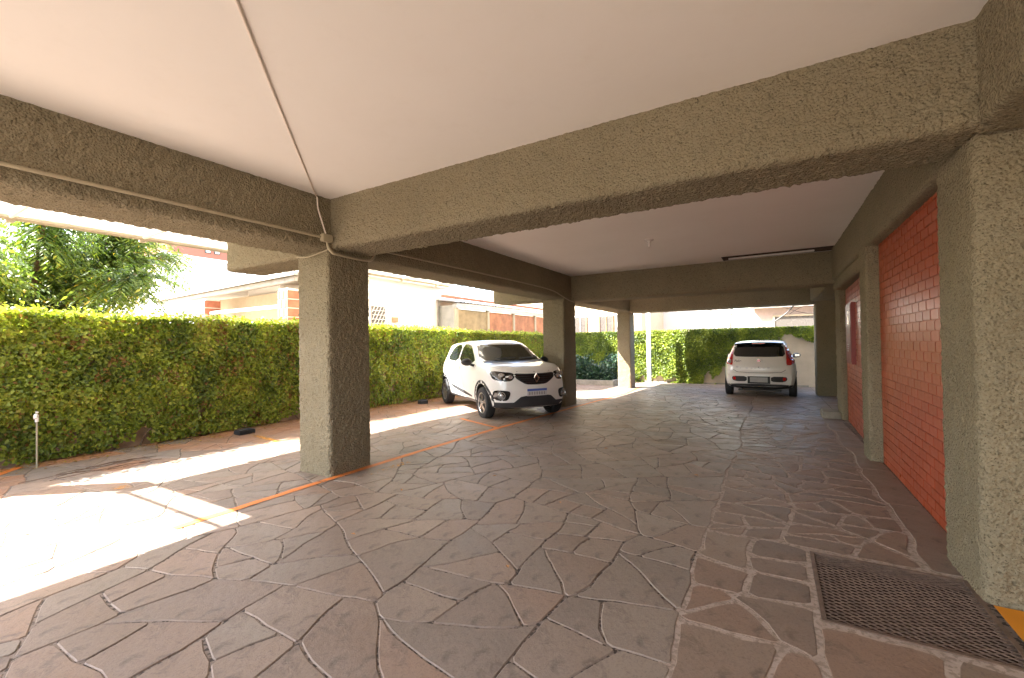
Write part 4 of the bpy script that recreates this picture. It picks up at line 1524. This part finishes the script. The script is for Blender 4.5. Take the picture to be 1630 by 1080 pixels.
def ellipse(cu, cv, a, c, n=20): return [(cu + a * math.cos(2 * math.pi * k / n), cv + c * math.sin(2 * math.pi * k / n)) for k in range(n)]


def wheel(parent, loc, R, wd, side, spokes=5, rim_mat=None, turn=0.0):
    rim_mat = rim_mat or M['alloy']
    e = MB()
    h = wd / 2
    prof = [(R * 0.66, -h * 0.9), (R * 0.80, -h), (R * 0.93, -h * 0.92), (R * 0.985, -h * 0.7), (R, -h * 0.45), (R, h * 0.45), (R * 0.985, h * 0.7), (R * 0.93, h * 0.92), (R * 0.80, h), (R * 0.66, h * 0.9)]
    vs = []; fs = []; seg = 48
    for (r, yy) in prof:
        for k in range(seg):
            a = 2 * math.pi * k / seg; vs.append((r * math.cos(a), yy, r * math.sin(a)))
    for i in range(len(prof) - 1):
        for k in range(seg): fs.append((i * seg + k, i * seg + (k + 1) % seg, (i + 1) * seg + (k + 1) % seg, (i + 1) * seg + k))
    for k in range(seg): fs.append(((len(prof) - 1) * seg + k, (len(prof) - 1) * seg + (k + 1) % seg, (k + 1) % seg, k))
    e.add(vs, fs)
    ty = e.build('wheel', M['black_rubber'], parent, True, loc)
    ty.rotation_euler = (0, 0, turn)
    s = side
    yo = s * h * 0.80
    f = MB()
    lathe(f, [(R * 0.67, s * h * 0.86), (R * 0.64, s * h * 0.90), (R * 0.60, s * h * 0.80), (R * 0.58, -s * h * 0.2), (R * 0.30, -s * h * 0.25)], 40, 'y')
    f.f = [q for q in f.f if len(q) == 4]
    f.build('rim', rim_mat, ty, True)
    f = MB(); lathe(f, [(R * 0.42, -s * h * 0.12), (R * 0.42, s * h * 0.05), (0.02, s * h * 0.05)], 24, 'y'); f.build('brake_disc', M['cladding'], ty, True)
    f = MB()
    for k in range(spokes):
        a = 2 * math.pi * k / spokes + 0.3
        for db in ((-0.16, 0.16) if spokes <= 6 else (0,)):
            c0 = Vector((math.cos(a), 0, math.sin(a))); c1 = Vector((math.cos(a + db), 0, math.sin(a + db)))
            t = Vector((-math.sin(a + db), 0, math.cos(a + db)))
            p0 = c0 * R * 0.12; p1 = c1 * R * 0.635
            w0, w1 = R * 0.055, R * 0.050
            V = []
            for yy in (yo - s * 0.028, yo):
                dy = Vector((0, yy, 0)); d2 = Vector((0, s * 0.012 if yy == yo else 0, 0))
                V += [p0 - t * w0 + dy + d2, p0 + t * w0 + dy + d2, p1 + t * w1 + dy, p1 - t * w1 + dy]
            f.add(V, [(0, 1, 2, 3), (4, 5, 6, 7), (0, 1, 5, 4), (1, 2, 6, 5), (2, 3, 7, 6), (3, 0, 4, 7)])
    o_ = f.build('spokes', rim_mat, ty)
    f = MB(); lathe(f, [(R * 0.17, yo - s * 0.02), (R * 0.17, yo + s * 0.010), (R * 0.12, yo + s * 0.020), (0.005, yo + s * 0.021)], 20, 'y'); f.build('hub_cap', rim_mat, ty, True)
    return ty


def arch_trim(sk, parent, view, ax, zc, r0, r1, mat, a0=-8, a1=188):
    a = [math.radians(a0 + (a1 - a0) * k / 26) for k in range(27)]
    poly = [(ax + r1 * math.cos(t), zc + r1 * math.sin(t)) for t in a] + [(ax + r0 * math.cos(t), zc + r0 * math.sin(t)) for t in a[::-1]]
    return sk.patch('arch_trim', view, poly, mat, parent, 0.012, 0.05, 0.04)


def mirror_part(parent, x, s, z, mat, out=0.92, size=1.0):
    bm = bmesh.new(); bmesh.ops.create_uvsphere(bm, u_segments=18, v_segments=12, radius=1)
    for v in bm.verts:
        q = v.co
        v.co = Vector((q.x * 0.055 - 0.02 * (q.y * s), q.y * 0.105 * size, q.z * 0.072 * size * (1 - 0.15 * q.y * s)))
        if v.co.x < -0.030: v.co.x = -0.030
    f = MB(); bm.verts.ensure_lookup_table(); f.add([v.co[:] for v in bm.verts], [[v.index for v in q.verts] for q in bm.faces]); bm.free()
    o_ = f.build('mirror', mat, parent, True, (x, s * out, z))
    f = MB(); f.tube([(0.0, -s * 0.05, -0.04), (0.02, -s * 0.17, -0.075)], [0.022, 0.03], 8); f.build('mirror_arm', M['black_plastic'], o_, True)
    f = MB(); f.add([(-0.0325, s * 0.06, 0.030), (-0.0325, -s * 0.05, 0.034), (-0.0325, -s * 0.05, -0.032), (-0.0325, s * 0.06, -0.025)], [(0, 1, 2, 3)])
    f.build('mirror_glass', M['chrome'], o_)
    return o_


def flip(poly): return [(-p[0], p[1]) for p in poly]


# ---- car one: small high-riding hatchback, seen from its front right
car = empty('parked_car', (-5.39, 8.38, zg(8.38) + 0.002), -0.601, 1.05)
tag(car, 'small white hatchback with black grille and grey arches facing the camera between the left columns', 'car')
T = dict(
    ztop=[(-1.84, .80), (-1.80, .93), (-1.74, 1.02), (-1.66, 1.16), (-1.52, 1.36), (-1.42, 1.41), (-1.0, 1.445), (-.4, 1.47), (-.05, 1.462), (.18, 1.42), (.30, 1.375), (.62, 1.20), (.92, 1.055), (1.0, 1.035), (1.3, 1.005), (1.55, .965), (1.70, .925), (1.78, .89), (1.84, .83)],
    belt=[(-1.84, .70), (-1.74, .93), (-1.3, 1.03), (-.5, .985), (.4, .965), (.9, .955), (1.3, .93), (1.6, .88), (1.75, .83), (1.84, .76)],
    w=[(-1.84, .66), (-1.75, .73), (-1.55, .775), (-1.25, .795), (-.7, .775), (.4, .775), (.85, .785), (1.14, .797), (1.45, .785), (1.62, .76), (1.76, .70), (1.84, .63)],
    wt=[(-1.84, .50), (-1.7, .56), (-1.5, .555), (-.5, .575), (.1, .575), (.35, .60), (.95, .66), (1.3, .68), (1.6, .64), (1.84, .50)],
    zb=[(-1.84, .34), (-1.7, .27), (-1.3, .23), (1.3, .22), (1.7, .22), (1.84, .25)])
me = make_body(T, 1.84, (1.25, .17, [.2, .3, .55, .75, .95], [.05, .02, 0, .02, .06]), (1.4, .13, [.3, .5, .8, 1.1], [.02, 0, .02, .0]), (1.14, -1.28), .36)
me = cut_arches(me, (1.14, -1.28), .355, .78, .30, (M['car_white'], M['black_plastic']))
link('body', me, car)
sk = Skin(me)
G = M['car_glass']
sk.patch('windscreen', 'F', soft([(-.655, 1.065), (-.52, 1.405), (-.25, 1.425), (.25, 1.425), (.52, 1.405), (.655, 1.065), (.3, 1.045), (-.3, 1.045)]), G, car, .003, .012, .07)
sk.patch('wiper_cowl', 'T', [(.86, -.64), (.93, -.4), (.97, 0), (.93, .4), (.86, .64), (.95, .64), (1.03, .4), (1.06, 0), (1.03, -.4), (.95, -.64)], M['black_plastic'], car, .004, .01, .08)
for ya, yb in ((-.42, .05), (.12, .52)):
    p0, p1 = sk.hit('F', ya, 1.075)[0], sk.hit('F', yb, 1.09)[0]
    q = [p0.lerp(p1, t) + Vector((.022, 0, .016)) for t in (0, .25, .5, .75, 1)]
    MB().tube(q, .009, 5).build('wiper', M['black_plastic'], car)
for s, vw in ((-1, 'R'), (1, 'L')):
    fw = soft([(.60, .995), (.20, 1.30), (.04, 1.375), (-.37, 1.39), (-.41, 1.0)])
    rw = soft([(-.50, 1.005), (-.475, 1.385), (-.95, 1.36), (-1.12, 1.25), (-1.18, 1.10), (-1.10, 1.035)])
    sk.patch('front_window', vw, fw, G, car, .003, .012, .06)
    sk.patch('rear_window', vw, rw, G, car, .003, .012, .06)
    sk.patch('pillar_trim', vw, [(-.425, 1.0), (-.392, 1.39), (-.455, 1.39), (-.488, 1.0)], M['black_plastic'] if False else M['car_white'], car, .002, .01, .06)
    arch_trim(sk, car, vw, 1.14, .30, .352, .415, M['cladding'])
    arch_trim(sk, car, vw, -1.28, .30, .352, .415, M['cladding'])
    sk.patch('sill_trim', vw, [(.76, .235), (.76, .305), (-.90, .305), (-.90, .235)], M['cladding'], car, .010, .03, .06)
    sk.patch('door_moulding', vw, [(.55, .345), (.52, .375), (-.05, .455), (-.78, .52), (-.86, .60), (-.87, .56), (-.72, .45), (-.1, .375)], M['cladding'], car, .006, .02, .06)
    for pl_ in ([(.70, .36), (.706, .36), (.70, .95), (.64, .98), (.635, .975), (.694, .945)], [(-.435, .34), (-.429, .34), (-.443, .98), (-.449, .98)], [(-1.02, .62), (-1.012, .62), (-1.10, .98), (-1.108, .98)]):
        sk.patch('door_seam', vw, pl_, M['seam'], car, .0012, .004, .2)
    sk.patch('door_handle', vw, soft([(-.22, .885), (-.36, .89), (-.36, .915), (-.22, .91)]), M['car_white'], car, .022, .03, .04)
    sk.patch('door_handle', vw, soft([(-.90, .905), (-1.02, .91), (-1.02, .935), (-.90, .93)]), M['car_white'], car, .022, .03, .04)
    mirror_part(car, .56, s, 1.03, M['black_plastic'], .87)
    sk.patch('tail_lamp', 'B', soft([(s * .55, .86), (s * .70, .88), (s * .70, 1.05), (s * .56, 1.04)]), M['red_lens'], car, .004, .02, .05)
    # headlamp: clear lens with two chrome bowls and a white signal by the grille
    hl = soft([(s * .405, .855), (s * .40, .785), (s * .46, .720), (s * .60, .715), (s * .715, .745), (s * .735, .86), (s * .70, .895), (s * .50, .872)])
    h_ = sk.patch('headlight', 'F', hl, M['gloss_black'], car, .004, .02, .04)
    for (cu, cv, rr) in ((.60, .805, .062), (.475, .790, .040)):
        p = sk.hit('F', s * cu, cv)[0]
        o_ = lathe(MB(), [(rr, 0.012), (rr * .92, 0.020), (rr * .7, 0.008), (rr * .35, 0.004), (rr * .3, 0.018), (0.004, 0.022)], 24, 'x').build('reflector', M['lamp_clear'], h_, True, tuple(p))
        o_.rotation_euler = (0, 0, s * (0.30 if cu > .5 else 0.12))
    # fog lamp
    fg = soft([(s * .50, .55), (s * .48, .50), (s * .52, .385), (s * .66, .375), (s * .725, .42), (s * .72, .545), (s * .66, .565)])
    fr = sk.patch('fog_lamp_recess', 'F', fg, M['gloss_black'], car, .004, .02, .04)
    p = sk.hit('F', s * .625, .465)[0]
    o_ = lathe(MB(), [(.070, 0.004), (.068, 0.014), (.060, 0.015), (.054, 0.004), (.048, 0.002), (.025, 0.009), (.004, 0.011)], 26, 'x').build('fog_lamp', M['lamp_clear'], fr, True, tuple(p))
    o_.rotation_euler = (0, 0, s * 0.38)
    for ax in (1.14, -1.28):
        wheel(car, (ax, s * .70, .293), .293, .185, s, 5)
gl = sk.patch('grille', 'F', soft([(-.40, .852), (-.2, .842), (0, .84), (.2, .842), (.40, .852), (.385, .77), (.30, .71), (.20, .655), (0, .645), (-.20, .655), (-.30, .71), (-.385, .77)]), M['black_plastic'], car, .005, .02, .04)
f = MB()
for k in range(5):
    zz = .675 + .036 * k
    hw = .20 + .045 * k
    pts = []
    for t in range(9):
        yy = -hw + 2 * hw * t / 8
        h3 = sk.hit('F', yy, zz)[0]
        pts.append(h3 + Vector((.010, 0, 0)))
    f = MB(); f.tube(pts, .006, 4); f.build('grille_bar', M['gloss_black'], gl)
p = sk.hit('F', 0, .765)[0] + Vector((.016, 0, 0))
f = MB()                                            # open diamond badge
lo = [(0, .098), (.062, 0), (0, -.098), (-.062, 0)]; li = [(0, .052), (.030, 0), (0, -.052), (-.030, 0)]
vs = [(0, a, c) for a, c in lo] + [(.018, a * .88, c * .88) for a, c in lo] + [(.018, a * 1.1, c * 1.1) for a, c in li] + [(0, a, c) for a, c in li]
fs = []
for r_ in range(3):
    for k in range(4):
        k2 = (k + 1) % 4
        fs.append((r_ * 4 + k, r_ * 4 + k2, (r_ + 1) * 4 + k2, (r_ + 1) * 4 + k))
f.add(vs, fs); f.build('badge', M['chrome'], gl, False, tuple(p))
sk.patch('lower_bumper', 'F', [(-.72, .26), (-.70, .345), (-.42, .345), (-.30, .44), (-.2, .455), (.2, .455), (.30, .44), (.42, .345), (.70, .345), (.72, .26), (.5, .235), (-.5, .235)], M['cladding'], car, .012, .03, .05)
pt = empty('number_plate', (0, 0, 0)); bpy.data.objects.remove(pt)
p = sk.hit('F', 0, .50)[0]
f = MB(); f.box((0, -.20, -.065), (.012, .20, .065), .003)
np_ = f.build('number_plate', M['plate_white'], car, False, (p.x + .012, 0, .515))
f = MB(); f.box((.0125, -.196, .022), (.0135, .196, .061)); f.build('plate_band', M['plate_blue'], np_)
for k in range(7):
    f = MB(); y0 = -.165 + .049 * k; f.box((.0125, y0, -.045), (.0132, y0 + .03, .010)); f.build('plate_blur', M['plate_grey'], np_)
MB().tube([(.02, 0, 1.46), (-.12, 0, 1.60)], [.006, .003], 5).build('antenna', M['black_plastic'], car)
sk.patch('hood_seam', 'T', [(.98, -.70), (1.3, -.72), (1.60, -.66), (1.60, -.652), (1.3, -.712), (.98, -.692)], M['seam'], car, .0012, .003, .3)
sk.patch('hood_seam', 'T', [(.98, .70), (1.3, .72), (1.60, .66), (1.60, .652), (1.3, .712), (.98, .692)], M['seam'], car, .0012, .003, .3)
sk.patch('hood_edge', 'F', [(-.66, .884), (0, .872), (.66, .884), (.66, .890), (0, .878), (-.66, .890)], M['seam'], car, .0012, .003, .3)

# ---- car two: rounded hatchback seen from behind
car = empty('parked_car', (-0.27, 15.62, zg(15.62) + 0.002), 1.548, 1.05)
tag(car, 'rounded white hatchback parked with its tail to the camera at the end wall', 'car')
T = dict(
    ztop=[(-1.93, .80), (-1.89, .92), (-1.84, 1.02), (-1.78, 1.12), (-1.66, 1.34), (-1.58, 1.42), (-1.45, 1.455), (-1.0, 1.49), (-.4, 1.505), (0, 1.48), (.3, 1.40), (1.0, 1.07), (1.1, 1.045), (1.5, .95), (1.75, .85), (1.93, .68)],
    belt=[(-1.93, .72), (-1.84, .95), (-1.4, 1.04), (-.5, .98), (.4, .95), (.9, .93), (1.4, .87), (1.75, .76), (1.93, .60)],
    w=[(-1.93, .72), (-1.84, .775), (-1.6, .82), (-1.24, .842), (-.7, .825), (.4, .825), (1.14, .84), (1.5, .81), (1.75, .73), (1.93, .60)],
    wt=[(-1.93, .56), (-1.7, .575), (-1.5, .585), (-.5, .61), (.1, .61), (.35, .63), (.95, .70), (1.3, .72), (1.6, .66), (1.93, .50)],
    zb=[(-1.93, .30), (-1.7, .24), (-1.3, .21), (1.3, .20), (1.93, .24)])
me = make_body(T, 1.93, (1.3, .20, [.2, .4, .7, .95], [.03, .0, .05, .1]), (1.5, .10, [.2, .3, .45, .62, .70, 1.1, 1.4], [.10, .05, 0, 0, .05, .05, .0]), (1.13, -1.24), .36)
me = cut_arches(me, (1.13, -1.24), .345, .82, .30, (M['car_white'], M['black_plastic']))
link('body', me, car)
sk = Skin(me)
sk.patch('rear_window', 'B', soft([(-.60, 1.075), (-.545, 1.375), (-.3, 1.40), (.3, 1.40), (.545, 1.375), (.60, 1.075), (.3, 1.062), (-.3, 1.062)]), G, car, .004, .012, .06)
sk.patch('windscreen', 'F', soft([(-.66, 1.08), (-.54, 1.42), (0, 1.44), (.54, 1.42), (.66, 1.08), (0, 1.06)]), G, car, .003, .012, .08)
# roof spoiler with third brake lamp
f = MB()
sp = []
for k in range(13):
    yy = -.56 + 1.12 * k / 12
    e_ = 0.03 * (abs(yy) / .56) ** 2
    sp.append([(-1.50, yy, 1.462 - e_), (-1.70 + e_, yy, 1.440 - e_), (-1.72 + e_, yy, 1.425 - e_), (-1.60, yy, 1.395 - e_)])
V = [q for r_ in sp for q in r_]
Fs = []
for k in range(12):
    for j in range(4): Fs.append((k * 4 + j, k * 4 + (j + 1) % 4, (k + 1) * 4 + (j + 1) % 4, (k + 1) * 4 + j))
Fs += [(0, 1, 2, 3), (48, 49, 50, 51)]
f.add(V, Fs); sp_ = f.build('roof_spoiler', M['gloss_black'], car, True)
f = MB(); f.box((-1.728, -.15, 1.405), (-1.70, .15, 1.428), .004); f.build('brake_light', M['red_lens'], sp_)
for s, vw in ((-1, 'R'), (1, 'L')):
    sk.patch('side_window', vw, soft([(.62, .99), (.22, 1.32), (.04, 1.41), (-.40, 1.42), (-.44, 1.0)]), G, car, .003, .012, .07)
    sk.patch('side_window', vw, soft([(-.52, 1.01), (-.50, 1.415), (-1.0, 1.39), (-1.30, 1.25), (-1.22, 1.07)]), G, car, .003, .012, .07)
    tl = soft([(s * .575, 1.375), (s * .645, 1.36), (s * .715, 1.20), (s * .80, 1.0), (s * .79, .895), (s * .69, .845), (s * .605, .855), (s * .612, 1.05)])
    t_ = sk.patch('tail_light', 'B', tl, M['red_lens'], car, .012, .03, .04)
    sk2 = soft([(s * .64, .995), (s * .75, 1.0), (s * .745, .925), (s * .685, .89), (s * .635, .90)])
    sk.patch('reversing_lamp', 'B', sk2, M['lamp_clear'] if s > 0 else M['red_lens'], t_, .018, .01, .04)
    bi = soft([(s * .27, .565), (s * .27, .435), (s * .50, .425), (s * .60, .45), (s * .63, .51), (s * .60, .565)])
    b_i = sk.patch('bumper_insert', 'B', bi, M['black_plastic'], car, .006, .02, .04)
    sk.patch('reflector', 'B', soft([(s * .53, .545), (s * .53, .46), (s * .585, .47), (s * .60, .51), (s * .585, .545)]), M['red_lens'], b_i, .013, .01, .03)
    arch_trim(sk, car, vw, 1.13, .30, .343, .385, M['cladding'])
    arch_trim(sk, car, vw, -1.24, .30, .343, .385, M['cladding'])
    sk.patch('sill_trim', vw, [(.75, .215), (.75, .30), (-.88, .30), (-.88, .215)], M['cladding'], car, .01, .03, .07)
    mirror_part(car, .62, s, 1.04, M['gloss_black'], .885, 0.95)
    for ax in (1.13, -1.24):
        wheel(car, (ax, s * .745, .295), .295, .185, s, 7)
sk.patch('lower_bumper', 'B', [(-.80, .235), (-.80, .34), (-.5, .365), (0, .375), (.5, .365), (.80, .34), (.80, .235)], M['cladding'], car, .012, .03, .05)
# tailgate outline
def ring_poly(poly, t=.006):
    c = (sum(p[0] for p in poly) / len(poly), sum(p[1] for p in poly) / len(poly))
    return poly, [(c[0] + (p[0] - c[0]) * (1 - t / .5), c[1] + (p[1] - c[1]) * (1 - t / .3)) for p in poly]
tgp = [(-.615, 1.05), (-.63, .85), (-.60, .73), (-.50, .668), (-.2, .652), (.2, .652), (.50, .668), (.60, .73), (.63, .85), (.615, 1.05)]
inn = [(-.607, 1.05), (-.621, .852), (-.592, .735), (-.496, .677), (-.2, .661), (.2, .661), (.496, .677), (.592, .735), (.621, .852), (.607, 1.05)]
sk.patch('tailgate_seam', 'B', tgp + inn[::-1], M['seam'], car, .0015, .004, .1)
sk.patch('tailgate_button', 'B', ellipse(0, .80, .012, .010, 10), M['black_plastic'], car, .006, .006, .05)
p = sk.hit('B', 0, .965)[0]
o_ = lathe(MB(), [(.056, .010), (.056, -.010), (.046, -.014), (.043, -.008), (.004, -.008)], 26, 'x').build('badge', M['chrome'], car, True, (p.x, 0, .965))
o2 = lathe(MB(), [(.041, -.009), (.040, -.012), (.004, -.012)], 24, 'x').build('badge_centre', M['red_lens'], o_, True)
p = sk.hit('B', .5, .955)[0]
tc = bpy.data.curves.new('model_script', 'FONT'); tc.body = 'Palio'; tc.size = .085; tc.extrude = .002; tc.shear = .3; tc.align_x = 'CENTER'; tc.align_y = 'CENTER'
to = bpy.data.objects.new('lettering_src', tc); COL.objects.link(to)
dg = bpy.context.evaluated_depsgraph_get()
tm = bpy.data.meshes.new_from_object(to.evaluated_get(dg)); bpy.data.objects.remove(to)
tm.name = 'lettering'; tm.materials.clear(); tm.materials.append(M['frame_dark'])
to = link('lettering', tm, car, (p.x - .014, .49, .955)); to.rotation_euler = (math.radians(90), 0, math.radians(-90) - .10)
# small pale stickers on the tailgate
for (u, v, a_, c_) in ((.50, .80, .035, .03), (.42, .77, .02, .012), (.27, .775, .038, .022), (.16, .77, .03, .014), (.08, .772, .03, .010), (-.02, .77, .03, .010), (-.12, .775, .03, .012), (-.22, .785, .03, .02)):
    sk.patch('sticker', 'B', ellipse(u, v, a_, c_, 8), M['plate_white'], car, .003, .002, .1)
p = sk.hit('B', 0, .50)[0]
f = MB(); f.box((-.012, -.255, -.10), (0, .255, .085), .004)
np2 = f.build('plate_recess', M['black_plastic'], car, False, (p.x - .004, 0, .48))
f = MB(); f.box((-.020, -.20, -.065), (-.0125, .20, .065), .003); f.build('number_plate', M['plate_grey'], np2)
MB().tube([(-1.62, .42, .22), (-1.86, .42, .215)], .03, 12).build('exhaust', M['frame_dark'], car, True)
MB().box((-1.7, -.5, .17), (-1.45, .5, .20), .01).build('rear_axle', M['frame_dark'], car)
MB().tube([(-1.3, 0, 1.48), (-1.42, 0, 1.60)], [.006, .003], 5).build('antenna', M['black_plastic'], car)
